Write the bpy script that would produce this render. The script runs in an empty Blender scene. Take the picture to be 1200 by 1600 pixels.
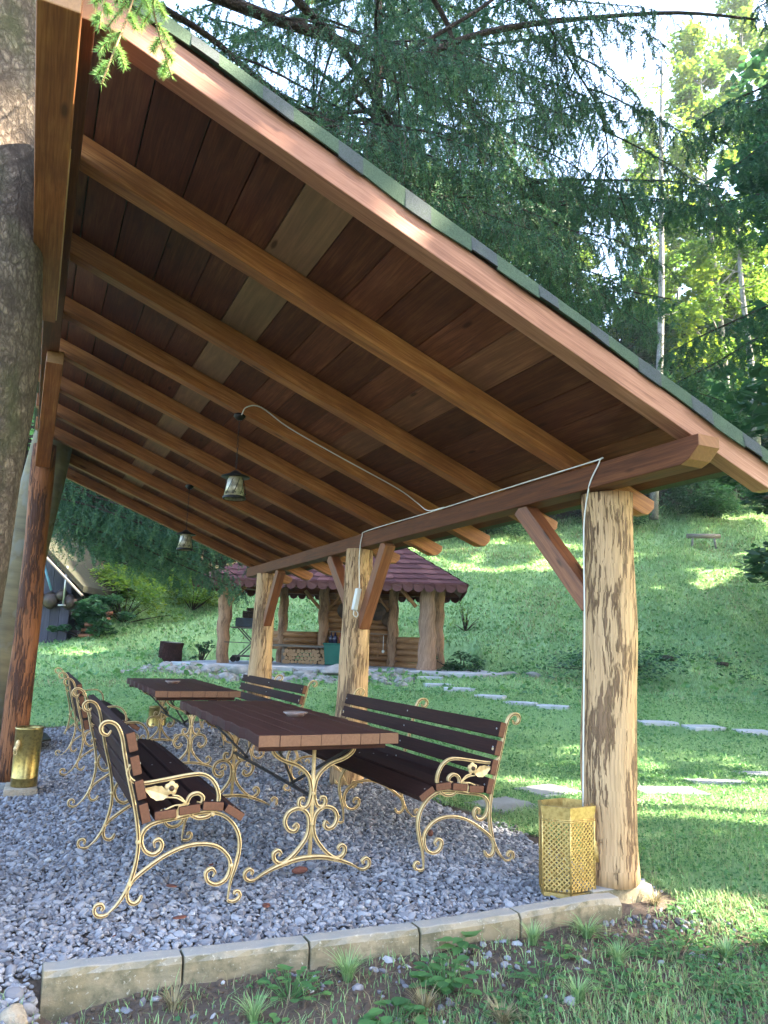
import bpy, bmesh, math, random
import numpy as np
from mathutils import Vector, Matrix
random.seed(7)
rng = np.random.default_rng(7)
R = math.radians
S = bpy.context.scene
COL = S.collection

# ------------------------------------------------------------------ camera
FPX, CAM, YAW, PITCH, ROLL = 1168.08, Vector((-2.7963, -3.0905, 1.2324)), .4346, .1766, .0319
fw = Vector((math.sin(YAW) * math.cos(PITCH), math.cos(YAW) * math.cos(PITCH), math.sin(PITCH)))
r0 = Vector((math.cos(YAW), -math.sin(YAW), 0))
u0 = r0.cross(fw)
rt = r0 * math.cos(ROLL) + u0 * math.sin(ROLL)
up = -r0 * math.sin(ROLL) + u0 * math.cos(ROLL)
cd = bpy.data.cameras.new('camera'); cam = bpy.data.objects.new('camera', cd); COL.objects.link(cam)
cam.matrix_world = Matrix(((rt.x, up.x, -fw.x, CAM.x), (rt.y, up.y, -fw.y, CAM.y), (rt.z, up.z, -fw.z, CAM.z), (0, 0, 0, 1)))
cd.sensor_fit = 'HORIZONTAL'; cd.sensor_width = 36; cd.lens = 36 * FPX / 1200
cd.clip_start = .05; cd.clip_end = 1000
S.camera = cam
# a ground frame: u = metres ahead of the viewer, v = metres to the right
FU = (math.sin(YAW), math.cos(YAW)); FV = (math.cos(YAW), -math.sin(YAW))
def W(u, v, z=0.): return Vector((CAM.x + u * FU[0] + v * FV[0], CAM.y + u * FU[1] + v * FV[1], z))
def UV(x, y):
    dx, dy = x - CAM.x, y - CAM.y
    return dx * FU[0] + dy * FU[1], dx * FV[0] + dy * FV[1]
def at(px, py, u):
    d = fw + rt * ((px - 600) / FPX) - up * ((py - 800) / FPX)
    return CAM + d * (u / (d.x * FU[0] + d.y * FU[1]))

# ------------------------------------------------------------------ light
SUN_DIR = (W(-.05, .80, .56 + CAM.z) - W(0, 0, CAM.z)).normalized()
elev = math.asin(SUN_DIR.z); az = math.atan2(SUN_DIR.x, SUN_DIR.y)
w = bpy.data.worlds.new('World'); S.world = w; w.use_nodes = True
nt = w.node_tree; bg = nt.nodes['Background']
sky = nt.nodes.new('ShaderNodeTexSky'); sky.sky_type = 'NISHITA'; sky.sun_disc = False
sky.sun_elevation = elev; sky.sun_rotation = az; sky.air_density = 1.0; sky.dust_density = 2.5; sky.ozone_density = 1.0
nt.links.new(sky.outputs[0], bg.inputs[0]); bg.inputs[1].default_value = .15
sl = bpy.data.lights.new('sun', 'SUN'); sl.energy = 5.0; sl.angle = R(.6); sl.color = (1, .90, .72)
so = bpy.data.objects.new('sun', sl); COL.objects.link(so)
so.rotation_euler = (-SUN_DIR).to_track_quat('-Z', 'Y').to_euler()
S.view_settings.view_transform = 'Standard'; S.view_settings.look = 'None'
S.view_settings.exposure = 3.4; S.view_settings.gamma = 1
S.render.engine = 'CYCLES'
S.cycles.max_bounces = 8; S.cycles.diffuse_bounces = 5; S.cycles.transparent_max_bounces = 6
S.render.resolution_x = 768; S.render.resolution_y = 1024

# ------------------------------------------------------------------ objects
def tag(o, label=None, cat=None, group=None, kind=None):
    if label: o['label'] = label
    if cat: o['category'] = cat
    if group: o['group'] = group
    if kind: o['kind'] = kind
    return o
def empty(name, loc=(0, 0, 0), label=None, cat=None, group=None, rz=0.):
    o = bpy.data.objects.new(name, None); COL.objects.link(o); o.location = loc; o.rotation_euler.z = rz
    o.empty_display_size = .1
    return tag(o, label, cat, group)
def copy_tree(o, parent=None):
    c = o.copy(); COL.objects.link(c)
    if parent is not None:
        c.parent = parent
    for ch in o.children: copy_tree(ch, c)
    return c

class MB:
    """collects shapes into one mesh with UVs in metres and a per-face tone"""
    def __init__(s): s.v = []; s.f = []; s.uv = []; s.t = []; s.m = []; s.sm = []
    def face(s, idx, uv=None, tone=.5, mi=0, smooth=False):
        s.f.append(tuple(idx)); s.uv.append(uv or [(0, 0)] * len(idx)); s.t.append(tone); s.m.append(mi); s.sm.append(smooth)
    def add(s, pts):
        n = len(s.v); s.v += [tuple(p) for p in pts]; return n
    def hexa(s, P, tone=None, mi=0, length_axis=0):
        # P: 8 corners, 0-3 one end (around), 4-7 the other end
        tone = random.random() if tone is None else tone
        n = s.add(P); P = [Vector(p) for p in P]
        ou, ov = random.random() * 9, random.random() * 9
        L = (P[4] - P[0]).length; a = (P[1] - P[0]).length; b = (P[2] - P[1]).length
        off = [0, a, a + b, 2 * a + b, 2 * a + 2 * b]
        for k in range(4):
            k2 = (k + 1) % 4
            s.face((n + k, n + k2, n + 4 + k2, n + 4 + k), [(ou, ov + off[k]), (ou, ov + off[k + 1]), (ou + L, ov + off[k + 1]), (ou + L, ov + off[k])], tone, mi)
        # end grain is marked by uv far outside
        s.face((n + 3, n + 2, n + 1, n), [(-50 + ou, 0), (-50 + ou, a), (-50 + ou + b, a), (-50 + ou + b, 0)], tone, mi)
        s.face((n + 4, n + 5, n + 6, n + 7), [(-50 + ou, 0), (-50 + ou, a), (-50 + ou + b, a), (-50 + ou + b, 0)], tone, mi)
        return n
    def box(s, x0, x1, y0, y1, z0, z1, ax='x', tone=None, mi=0):
        if ax == 'x': P = [(x0, y0, z0), (x0, y0, z1), (x0, y1, z1), (x0, y1, z0), (x1, y0, z0), (x1, y0, z1), (x1, y1, z1), (x1, y1, z0)]
        elif ax == 'y': P = [(x0, y0, z0), (x1, y0, z0), (x1, y0, z1), (x0, y0, z1), (x0, y1, z0), (x1, y1, z0), (x1, y1, z1), (x0, y1, z1)]
        else: P = [(x0, y0, z0), (x0, y1, z0), (x1, y1, z0), (x1, y0, z0), (x0, y0, z1), (x0, y1, z1), (x1, y1, z1), (x1, y0, z1)]
        return s.hexa(P, tone, mi)
    def beam(s, p0, p1, wd, ht, upv=(0, 0, 1), tone=None, mi=0):
        p0 = Vector(p0); p1 = Vector(p1); d = (p1 - p0).normalized(); a = d.cross(Vector(upv)).normalized(); b = a.cross(d)
        a = a * wd / 2; b = b * ht / 2
        return s.hexa([p0 - a - b, p0 + a - b, p0 + a + b, p0 - a + b, p1 - a - b, p1 + a - b, p1 + a + b, p1 - a + b], tone, mi)
    def tube(s, pts, rad, n=8, tone=.5, mi=0, cap=True, wob=0., seed=0, flat=None):
        pts = [Vector(p) for p in pts]; k = len(pts)
        if not hasattr(rad, '__len__'): rad = [rad] * k
        rr = random.Random(seed); ph = [rr.random() * 6.28 for _ in range(6)]
        d = (pts[1] - pts[0]).normalized()
        a = d.orthogonal().normalized() if flat is None else Vector(flat)
        L = 0; base = len(s.v); ou = random.random() * 20
        Ls = []
        for i in range(k):
            if i: L += (pts[i] - pts[i - 1]).length
            Ls.append(L)
            if i == 0: d = (pts[1] - pts[0])
            elif i == k - 1: d = (pts[i] - pts[i - 1])
            else: d = (pts[i + 1] - pts[i - 1])
            d.normalize(); a = (a - d * a.dot(d)).normalized(); b = d.cross(a)
            for j in range(n):
                t = 2 * math.pi * j / n; q = rad[i]
                if wob: q *= 1 + wob * (math.sin(2 * t + ph[0] + L * 2.1) + .7 * math.sin(3 * t + ph[1] - L * 3.3) + .5 * math.sin(5 * t + ph[2] + L * 5) + .8 * math.sin(L * 4.4 + ph[3])) / 2
                s.v.append(tuple(pts[i] + a * (q * math.cos(t)) + b * (q * math.sin(t))))
        for i in range(k - 1):
            for j in range(n):
                j2 = (j + 1) % n; q = rad[i] * 2 * math.pi / n
                s.face((base + i * n + j, base + i * n + j2, base + (i + 1) * n + j2, base + (i + 1) * n + j),
                       [(Ls[i] + ou, j * q), (Ls[i] + ou, (j + 1) * q), (Ls[i + 1] + ou, (j + 1) * q), (Ls[i + 1] + ou, j * q)], tone, mi, True)
        if cap:
            s.face([base + j for j in range(n)][::-1], [(-50 + math.cos(6.28 * j / n) * rad[0], math.sin(6.28 * j / n) * rad[0]) for j in range(n)][::-1], tone, mi)
            e = base + (k - 1) * n
            s.face([e + j for j in range(n)], [(-50 + math.cos(6.28 * j / n) * rad[-1], math.sin(6.28 * j / n) * rad[-1]) for j in range(n)], tone, mi)
    def lathe(s, prof, c=(0, 0, 0), n=20, tone=.5, mi=0, smooth=True):
        c = Vector(c); base = len(s.v); k = len(prof)
        for r_, z in prof:
            for j in range(n):
                t = 2 * math.pi * j / n; s.v.append((c.x + r_ * math.cos(t), c.y + r_ * math.sin(t), c.z + z))
        for i in range(k - 1):
            for j in range(n):
                j2 = (j + 1) % n
                s.face((base + i * n + j, base + i * n + j2, base + (i + 1) * n + j2, base + (i + 1) * n + j),
                       [(prof[i][1], .1 * j), (prof[i][1], .1 * (j + 1)), (prof[i + 1][1], .1 * (j + 1)), (prof[i + 1][1], .1 * j)], tone, mi, smooth)
    def prism(s, poly, z0, z1, tone=None, mi=0):
        tone = random.random() if tone is None else tone
        n = len(poly); b = s.add([(x, y, z0) for x, y in poly] + [(x, y, z1) for x, y in poly])
        s.face([b + i for i in range(n)][::-1], [poly[i] for i in range(n)][::-1], tone, mi)
        s.face([b + n + i for i in range(n)], [poly[i] for i in range(n)], tone, mi)
        for i in range(n):
            j = (i + 1) % n
            s.face((b + i, b + j, b + n + j, b + n + i), [(poly[i][0], z0), (poly[j][0], z0), (poly[j][0], z1), (poly[i][0], z1)], tone, mi)
    def ball(s, c, r_, n=10, tone=.5, mi=0, squash=(1, 1, 1)):
        c = Vector(c); base = len(s.v); m = max(4, n // 2)
        for i in range(m + 1):
            p = math.pi * i / m
            for j in range(n):
                t = 2 * math.pi * j / n
                s.v.append((c.x + r_ * squash[0] * math.sin(p) * math.cos(t), c.y + r_ * squash[1] * math.sin(p) * math.sin(t), c.z + r_ * squash[2] * math.cos(p)))
        for i in range(m):
            for j in range(n):
                j2 = (j + 1) % n
                s.face((base + i * n + j, base + (i + 1) * n + j, base + (i + 1) * n + j2, base + i * n + j2), [(0, 0)] * 4, tone, mi, True)
    def build(s, name, mat, parent=None, bevel=0., **kw):
        me = bpy.data.meshes.new(name); me.from_pydata(s.v, [], s.f); me.update()
        ul = me.uv_layers.new(name='UVMap'); flat = [c for q in s.uv for p in q for c in p]; ul.data.foreach_set('uv', flat)
        at_ = me.attributes.new('tone', 'FLOAT', 'FACE'); at_.data.foreach_set('value', s.t)
        for m_ in (mat if isinstance(mat, (list, tuple)) else [mat]): me.materials.append(m_)
        me.polygons.foreach_set('material_index', s.m); me.polygons.foreach_set('use_smooth', s.sm)
        o = bpy.data.objects.new(name, me); COL.objects.link(o)
        if parent is not None: o.parent = parent
        if bevel:
            b = o.modifiers.new('bevel', 'BEVEL'); b.width = bevel; b.segments = 2; b.limit_method = 'ANGLE'; b.angle_limit = R(50)
        if kw: tag(o, **kw)
        return o

def mass(name, V, F, tone, mat, parent=None, smooth=False, **kw):
    """numpy mesh: V (n,3), F (m,k) same-size faces, tone (m,)"""
    me = bpy.data.meshes.new(name); k = F.shape[1]
    me.vertices.add(len(V)); me.vertices.foreach_set('co', V.astype(np.float32).ravel())
    me.loops.add(F.size); me.loops.foreach_set('vertex_index', F.astype(np.int32).ravel())
    me.polygons.add(len(F)); me.polygons.foreach_set('loop_start', (np.arange(len(F)) * k).astype(np.int32))
    me.update(calc_edges=True)
    a = me.attributes.new('tone', 'FLOAT', 'FACE'); a.data.foreach_set('value', tone.astype(np.float32))
    me.polygons.foreach_set('use_smooth', np.full(len(F), smooth))
    me.materials.append(mat)
    o = bpy.data.objects.new(name, me); COL.objects.link(o)
    if parent is not None: o.parent = parent
    if kw: tag(o, **kw)
    return o

# ------------------------------------------------------------------ materials
def srgb(r_, g, b):
    f = lambda c: (c / 255 / 12.92) if c / 255 <= .04045 else ((c / 255 + .055) / 1.055) ** 2.4
    return (f(r_), f(g), f(b), 1)
class Mat:
    def __init__(s, name, rough=.7, metal=0., spec=.4):
        s.m = bpy.data.materials.new(name); s.m.use_nodes = True; s.n = s.m.node_tree.nodes; s.l = s.m.node_tree.links
        s.b = s.n['Principled BSDF']; s.b.inputs['Roughness'].default_value = rough; s.b.inputs['Metallic'].default_value = metal
        s.b.inputs['Specular IOR Level'].default_value = spec
    def node(s, t, **k):
        n = s.n.new(t)
        for a, v in k.items(): setattr(n, a, v)
        return n
    def coord(s, kind='UV', scale=(1, 1, 1)):
        tc = s.node('ShaderNodeTexCoord'); mp = s.node('ShaderNodeMapping'); mp.inputs['Scale'].default_value = scale
        s.l.new(tc.outputs[kind], mp.inputs[0]); return mp.outputs[0]
    def noise(s, vec, scale, detail=4, rough=.55, dist=0.):
        n = s.node('ShaderNodeTexNoise'); n.inputs['Scale'].default_value = scale; n.inputs['Detail'].default_value = detail
        n.inputs['Roughness'].default_value = rough; n.inputs['Distortion'].default_value = dist
        s.l.new(vec, n.inputs['Vector']); return n.outputs['Fac']
    def voro(s, vec, scale, feat='F1', out='Distance'):
        n = s.node('ShaderNodeTexVoronoi'); n.feature = feat; n.inputs['Scale'].default_value = scale; s.l.new(vec, n.inputs['Vector']); return n.outputs[out]
    def ramp(s, fac, stops):
        n = s.node('ShaderNodeValToRGB'); e = n.color_ramp.elements
        while len(e) < len(stops): e.new(.5)
        for i, (p, c) in enumerate(stops): e[i].position = p; e[i].color = c if len(c) == 4 else (*c, 1)
        s.l.new(fac, n.inputs[0]); return n.outputs[0]
    def mix(s, fac, a, b, mode='MIX'):
        n = s.node('ShaderNodeMix', data_type='RGBA', blend_type=mode)
        for v, k in ((fac, 0), (a, 6), (b, 7)):
            if hasattr(v, 'links'): s.l.new(v, n.inputs[k])
            elif k == 0: n.inputs[0].default_value = v
            else: n.inputs[k].default_value = v if len(v) == 4 else (*v, 1)
        return n.outputs[2]
    def math(s, op, a, b=0.):
        n = s.node('ShaderNodeMath', operation=op)
        for v, k in ((a, 0), (b, 1)):
            if hasattr(v, 'links'): s.l.new(v, n.inputs[k])
            else: n.inputs[k].default_value = v
        return n.outputs[0]
    def tone(s):
        n = s.node('ShaderNodeAttribute'); n.attribute_name = 'tone'; return n.outputs['Fac']
    def color(s, c): 
        if hasattr(c, 'links'): s.l.new(c, s.b.inputs['Base Color'])
        else: s.b.inputs['Base Color'].default_value = c if len(c) == 4 else (*c, 1)
        return s
    def bump(s, h, strength=.4, dist=.01):
        n = s.node('ShaderNodeBump'); n.inputs['Strength'].default_value = strength; n.inputs['Distance'].default_value = dist
        s.l.new(h, n.inputs['Height']); s.l.new(n.outputs[0], s.b.inputs['Normal']); return s
    def roughmap(s, f, a, b):
        n = s.node('ShaderNodeMapRange'); n.inputs['To Min'].default_value = a; n.inputs['To Max'].default_value = b
        s.l.new(f, n.inputs[0]); s.l.new(n.outputs[0], s.b.inputs['Roughness']); return s

def mat_wood(name, dark, mid, light, endc, rough=.55, grain=1., blotch=.35, spec=.4, knots=True, tonevar=.5):
    m = Mat(name, rough, spec=spec)
    uv = m.coord('UV', (1, 1, 1)); g = m.coord('UV', (1.3, 22 * grain, 1)); fine = m.coord('UV', (5, 160, 1))
    n1 = m.noise(g, 1.6, 5, .6, 1.1); n2 = m.noise(fine, 1, 3); n3 = m.noise(uv, 2.4, 4, .6)
    f = m.math('ADD', m.math('MULTIPLY', n1, .65), m.math('MULTIPLY', n2, .35))
    c = m.ramp(f, [(.32, dark), (.5, mid), (.68, light)])
    c = m.mix(m.math('MULTIPLY', m.ramp(n3, [(.35, (0, 0, 0)), (.65, (1, 1, 1))]), blotch), c, dark)
    t = m.ramp(m.tone(), [(0, (1 - tonevar * .6,) * 3), (1, (1 + tonevar * .35,) * 3)])
    c = m.mix(1., c, t, 'MULTIPLY')
    if tonevar > .7: c = m.mix(m.ramp(m.tone(), [(.74, (0, 0, 0)), (.92, (.5, .5, .5))]), c, m.mix(n1, (.17, .125, .07), (.30, .23, .14)))
    if knots:
        kv = m.coord('UV', (1.6, 5.5, 1)); k = m.voro(kv, 1.1)
        kk = m.ramp(k, [(.05, (1, 1, 1)), (.10, (0, 0, 0))]); c = m.mix(m.math('MULTIPLY', kk, .75), c, tuple(x * .35 for x in dark[:3]))
    sep = m.node('ShaderNodeSeparateXYZ'); m.l.new(m.coord('UV'), sep.inputs[0])
    isend = m.math('LESS_THAN', sep.outputs[0], -25.)
    en = m.noise(m.coord('UV', (30, 30, 1)), 2.2, 4, .6, .6)
    c = m.mix(isend, c, m.mix(en, endc, tuple(x * .5 for x in endc[:3])))
    m.color(c); m.bump(f, .25, .004); m.roughmap(n1, rough - .08, rough + .15)
    return m.m

M = {}
M['rafter'] = mat_wood('stained_rafter_wood', (.14, .044, .012), (.34, .120, .032), (.54, .24, .08), (.42, .22, .09), .55, 1., .55)
M['beam'] = mat_wood('dark_stained_beam_wood', (.065, .021, .010), (.145, .048, .020), (.24, .088, .036), (.33, .15, .07), .6, 1., .35, .2)
M['fascia'] = mat_wood('reddish_rafter_wood', (.17, .065, .035), (.33, .145, .085), (.45, .22, .14), (.42, .22, .09), .55, 1., .3)
M['deck'] = mat_wood('dark_roof_board', (.085, .027, .015), (.175, .058, .030), (.29, .118, .055), (.1, .04, .02), .65, .8, .55, .2, True, .78)
M['brace'] = mat_wood('red_brown_brace_wood', (.10, .032, .016), (.20, .070, .030), (.30, .12, .055), (.33, .15, .07), .5)
M['benchwood'] = mat_wood('dark_brown_bench_wood', (.020, .008, .007), (.036, .014, .011), (.062, .026, .019), (.20, .090, .050), .7, 1.3, .3, .15, False, .4)
M['tablewood'] = mat_wood('brown_table_wood', (.040, .014, .011), (.062, .022, .016), (.088, .034, .024), (.27, .135, .075), .6, 1.3, .3, .22, False, .15)
M['greywood'] = mat_wood('weathered_grey_wood', (.10, .085, .07), (.2, .17, .14), (.32, .28, .23), (.3, .25, .2), .8)
M['shedwood'] = mat_wood('dark_shed_board', (.020, .020, .030), (.04, .038, .055), (.08, .07, .085), (.1, .1, .1), .75, .7, .4, .3, False)
M['cabinwood'] = mat_wood('brown_cabin_log', (.15, .07, .028), (.34, .17, .07), (.52, .29, .13), (.45, .28, .14), .6)
M['frontpost'] = mat_wood('grey_brown_post_wood', (.12, .07, .045), (.30, .18, .12), (.46, .31, .22), (.4, .3, .2), .7)

def mat_log(name, pale, pale2, bark, amount, rough=.7):
    m = Mat(name, rough, spec=.2)
    a = m.noise(m.coord('UV', (6.5, 62, 1)), 1.0, 4, .65, .3); b = m.noise(m.coord('UV', (1.3, 5.5, 1)), 1.3, 3, .5, .2)
    g = m.noise(m.coord('UV', (4, 90, 1)), 1., 4); n = m.noise(m.coord('UV', (1.2, 4, 1)), 2., 4)
    wood = m.mix(n, pale, pale2); wood = m.mix(m.math('MULTIPLY', m.ramp(g, [(.42, (0, 0, 0)), (.62, (1, 1, 1))]), .45), wood, tuple(x * .45 for x in pale2[:3]))
    f = m.math('ADD', m.math('MULTIPLY', a, .55), m.math('MULTIPLY', b, .45))
    mask = m.ramp(f, [(amount - .012, (0, 0, 0)), (amount + .012, (.75, .75, .75)), (amount + .045, (1, 1, 1))])
    bk = m.mix(m.noise(m.coord('UV', (8, 30, 1)), 2., 5), bark, tuple(x * 2.2 for x in bark[:3]))
    c = m.mix(m.math('MULTIPLY', mask, .86), wood, bk)
    kn = m.voro(m.coord('UV', (1.7, 2.8, 1)), 1.); c = m.mix(m.ramp(kn, [(.035, (1, 1, 1)), (.065, (0, 0, 0))]), c, (.10, .045, .02))
    crk = m.noise(m.coord('UV', (.5, 9, 1)), 1.7, 2, .5, .1); cr = m.ramp(crk, [(.493, (0, 0, 0)), (.5, (1, 1, 1)), (.507, (0, 0, 0))])
    c = m.mix(m.math('MULTIPLY', cr, .35), c, (.06, .03, .015))
    m.color(c); m.bump(m.math('ADD', m.math('MULTIPLY', mask, m.math('ADD', .6, m.math('MULTIPLY', a, 1.2))), m.math('MULTIPLY', g, .45)), 1., .010)
    return m.m
M['log'] = mat_log('peeled_log_wood', (.62, .42, .235), (.50, .30, .15), (.115, .066, .038), .540)
M['logorange'] = mat_log('orange_peeled_log_wood', (.30, .12, .048), (.19, .068, .026), (.030, .014, .010), .505)
M['logcabin'] = mat_log('brown_peeled_log_wood', (.42, .26, .16), (.30, .17, .10), (.09, .05, .03), .54)

def simple(name, c, c2=None, rough=.6, metal=0., scale=6., bump=.1, spec=.4, bd=.004):
    m = Mat(name, rough, metal, spec)
    co = m.coord('Object'); n = m.noise(co, scale, 6, .65)
    c2 = c2 or tuple(x * .7 for x in c[:3])
    m.color(m.mix(m.ramp(n, [(.35, (0, 0, 0)), (.65, (1, 1, 1))]), c, c2))
    if bump: m.bump(m.noise(co, scale * 6, 4), bump, bd)
    return m.m
def mat_gold(name, c, dark, rough, metal, groove=None):
    m = Mat(name, rough, metal, .5); co = m.coord('Object')
    n = m.noise(co, 45, 4, .6); n2 = m.noise(co, 7, 3, .6)
    col = m.mix(m.ramp(n, [(.42, (0, 0, 0)), (.75, (1, 1, 1))]), c, dark); col = m.mix(m.math('MULTIPLY', n2, .3), col, dark)
    if groove: col = m.mix(m.ramp(m.tone(), [(0, (.85, .85, .85)), (.5, (0, 0, 0))]), col, groove)
    m.color(col); m.bump(n, .12, .002); m.roughmap(n2, rough - .1, rough + .15); return m.m
M['iron'] = mat_gold('gold_painted_wrought_iron', (.76, .56, .28), (.54, .36, .15), .42, .2, (.17, .095, .035))
M['gold'] = mat_gold('gold_perforated_metal', (.66, .47, .17), (.36, .22, .06), .4, .55)
M['brass'] = mat_gold('aged_brass', (.40, .30, .10), (.17, .13, .05), .3, .85)
M['bronze'] = mat_gold('dark_bronze_rose', (.10, .055, .03), (.05, .03, .02), .4, .5)
M['black'] = simple('black_iron', (.015, .015, .018), (.03, .028, .026), .45, .6, 10)
M['darkbar'] = simple('dark_steel_bar', (.05, .045, .042), (.09, .08, .075), .5, .4, 10)
M['white'] = simple('white_plastic', (.75, .75, .72), (.62, .61, .57), .35, 0, 6, .03)
M['bolt'] = simple('steel_bolt', (.45, .44, .42), None, .35, .8)
M['glass'] = simple('mottled_lamp_glass', (.42, .38, .26), (.16, .14, .09), .25, .2, 22, .3, .6)
M['bulb'] = simple('amber_bulb', (.85, .55, .22), (.7, .4, .12), .3)
M['concrete'] = None
m = Mat('mossy_kerb_concrete', .9, spec=.2); co = m.coord('Object')
n1 = m.noise(co, 3.2, 6, .65); n2 = m.noise(co, 55, 4, .7); n3 = m.noise(co, 9, 5, .7)
geo = m.node('ShaderNodeNewGeometry'); sp = m.node('ShaderNodeSeparateXYZ'); m.l.new(geo.outputs['Normal'], sp.inputs[0])
c = m.mix(m.ramp(n1, [(.35, (0, 0, 0)), (.65, (1, 1, 1))]), (.33, .27, .18), (.22, .175, .10))
c = m.mix(m.ramp(n3, [(.46, (0, 0, 0)), (.62, (1, 1, 1))]), c, (.13, .115, .07)); ns = m.noise(m.coord('Object', (1, 1, 5)), 2.2, 5, .6); c = m.mix(m.ramp(ns, [(.5, (0, 0, 0)), (.66, (.8, .8, .8))]), c, (.10, .095, .06))
c = m.mix(m.math('MULTIPLY', m.ramp(sp.outputs[2], [(.5, (0, 0, 0)), (.9, (1, 1, 1))]), .7), c, m.mix(n3, (.30, .29, .27), (.42, .41, .40)))
c = m.mix(m.ramp(n2, [(.6, (0, 0, 0)), (.75, (1, 1, 1))]), c, (.5, .46, .38)); m.color(c); m.bump(m.math('ADD', n2, n3), .5, .006)
M['concrete'] = m.m
M['slab'] = simple('grey_stone_slab', (.30, .31, .31), (.19, .20, .19), .85, 0, 2.5, .4, .2, .01)
M['slabpale'] = simple('pale_stone_slab', (.46, .47, .50), (.33, .34, .36), .85, 0, 2.5, .4, .2, .01)
M['rock'] = simple('pale_rock', (.30, .29, .28), (.18, .18, .17), .9, 0, 3.5, .7, .2, .02)
M['patio'] = simple('pale_patio_stone', (.42, .42, .44), (.30, .30, .32), .9, 0, 1.2, .4, .2, .01)

m = Mat('shingle_strip', .95, spec=.1)   # green / slate mottled bitumen
uv = m.coord('UV'); sx = m.node('ShaderNodeSeparateXYZ'); m.l.new(uv, sx.inputs[0])
t = m.tone(); n = m.noise(m.coord('Object'), 160, 3, .8); nb = m.noise(m.coord('Object'), 14, 3)
c = m.mix(m.ramp(t, [(.49, (0, 0, 0)), (.51, (1, 1, 1))]), (.080, .112, .078), (.078, .080, .098))
c = m.mix(m.math('MULTIPLY', m.ramp(n, [(.4, (0, 0, 0)), (.62, (1, 1, 1))]), .6), c, (.03, .04, .03)); c = m.mix(m.math('MULTIPLY', nb, .25), c, (.14, .19, .11))
m.color(c); m.bump(n, .6, .003); M['shingle'] = m.m
m = Mat('burgundy_shingle', .9, spec=.15); t = m.tone(); n = m.noise(m.coord('Object'), 30, 3, .8)
c = m.ramp(t, [(0, (.065, .028, .028)), (.5, (.110, .046, .044)), (1, (.165, .074, .068))]); m.color(m.mix(m.math('MULTIPLY', n, .4), c, (.07, .03, .05))); m.bump(n, .4, .005); M['redshingle'] = m.m

def mat_bark(name, a, b, dark, su, sv, moss=None, mossamt=.6, bumpd=.03):
    m = Mat(name, .95, spec=.15); uv = m.coord('UV', (su, sv, 1))
    def warp(scale, amt, vec):
        n_ = m.node('ShaderNodeTexNoise'); n_.inputs['Scale'].default_value = scale; n_.inputs['Detail'].default_value = 4; m.l.new(vec, n_.inputs['Vector'])
        return m.mix(amt, vec, n_.outputs['Color'], 'ADD')
    v = m.voro(warp(1.3, .9, uv), 1.5, 'DISTANCE_TO_EDGE'); v2 = m.voro(warp(2.5, .7, uv), 3.7, 'DISTANCE_TO_EDGE')
    n = m.noise(uv, 3.5, 6, .7); n4 = m.noise(uv, 11, 5, .75); big = m.noise(m.coord('UV', (1.1, 1.4, 1)), 1.5, 4); mid = m.noise(m.coord('UV', (1.4, 1.8, 1)), 2.4, 5)
    pl1 = m.ramp(m.math('ADD', v, m.math('MULTIPLY', m.math('SUBTRACT', n4, .5), .35)), [(.0, (0, 0, 0)), (.14, (1, 1, 1))])
    pl2 = m.ramp(m.math('ADD', v2, m.math('MULTIPLY', m.math('SUBTRACT', n4, .5), .5)), [(-.0, (0, 0, 0)), (.22, (1, 1, 1))])
    c = m.mix(m.ramp(n4, [(.35, (0, 0, 0)), (.65, (1, 1, 1))]), a, b); c = m.mix(m.math('MULTIPLY', m.ramp(mid, [(.42, (0, 0, 0)), (.62, (1, 1, 1))]), .6), c, tuple(x * .45 for x in b[:3]))
    c = m.mix(m.math('MULTIPLY', m.math('SUBTRACT', 1., pl2), .65), c, dark); c = m.mix(m.math('MULTIPLY', m.math('SUBTRACT', 1., pl1), .6), c, dark)
    if moss: c = m.mix(m.ramp(big, [(mossamt - .05, (0, 0, 0)), (mossamt + .08, (.8, .8, .8))]), c, m.mix(n4, moss, tuple(x * .6 for x in moss[:3])))
    m.color(c); m.bump(m.math('ADD', m.math('ADD', pl1, m.math('MULTIPLY', pl2, .5)), m.math('MULTIPLY', n4, .9)), .9, bumpd); return m.m
M['bark'] = mat_bark('scaly_spruce_bark', (.50, .39, .29), (.36, .28, .21), (.15, .11, .085), 6.5, 9, (.22, .22, .11), .58)
M['barkdark'] = mat_bark('dark_spruce_bark', (.16, .12, .09), (.10, .07, .055), (.03, .022, .018), 6, 9)
M['barkgrey'] = mat_bark('pale_grey_bark', (.38, .37, .34), (.26, .25, .22), (.12, .11, .10), 2, 5, None, .6, .01)
m = Mat('smooth_banded_bark', .85, spec=.2); a = m.noise(m.coord('UV', (9, 1.6, 1)), 1., 4, .6); b = m.noise(m.coord('UV', (1.6, 2, 1)), 1.6, 3)
c = m.mix(m.ramp(a, [(.3, (0, 0, 0)), (.7, (1, 1, 1))]), (.20, .17, .095), (.11, .095, .06)); v = m.voro(m.coord('UV', (2.4, 3, 1)), 1.2)
c = m.mix(m.ramp(v, [(.08, (1, 1, 1)), (.2, (0, 0, 0))]), c, (.03, .025, .02)); c = m.mix(m.ramp(b, [(.55, (0, 0, 0)), (.62, (1, 1, 1))]), c, (.17, .16, .12))
m.color(c); m.bump(a, .5, .01); M['barkband'] = m.m

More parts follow.
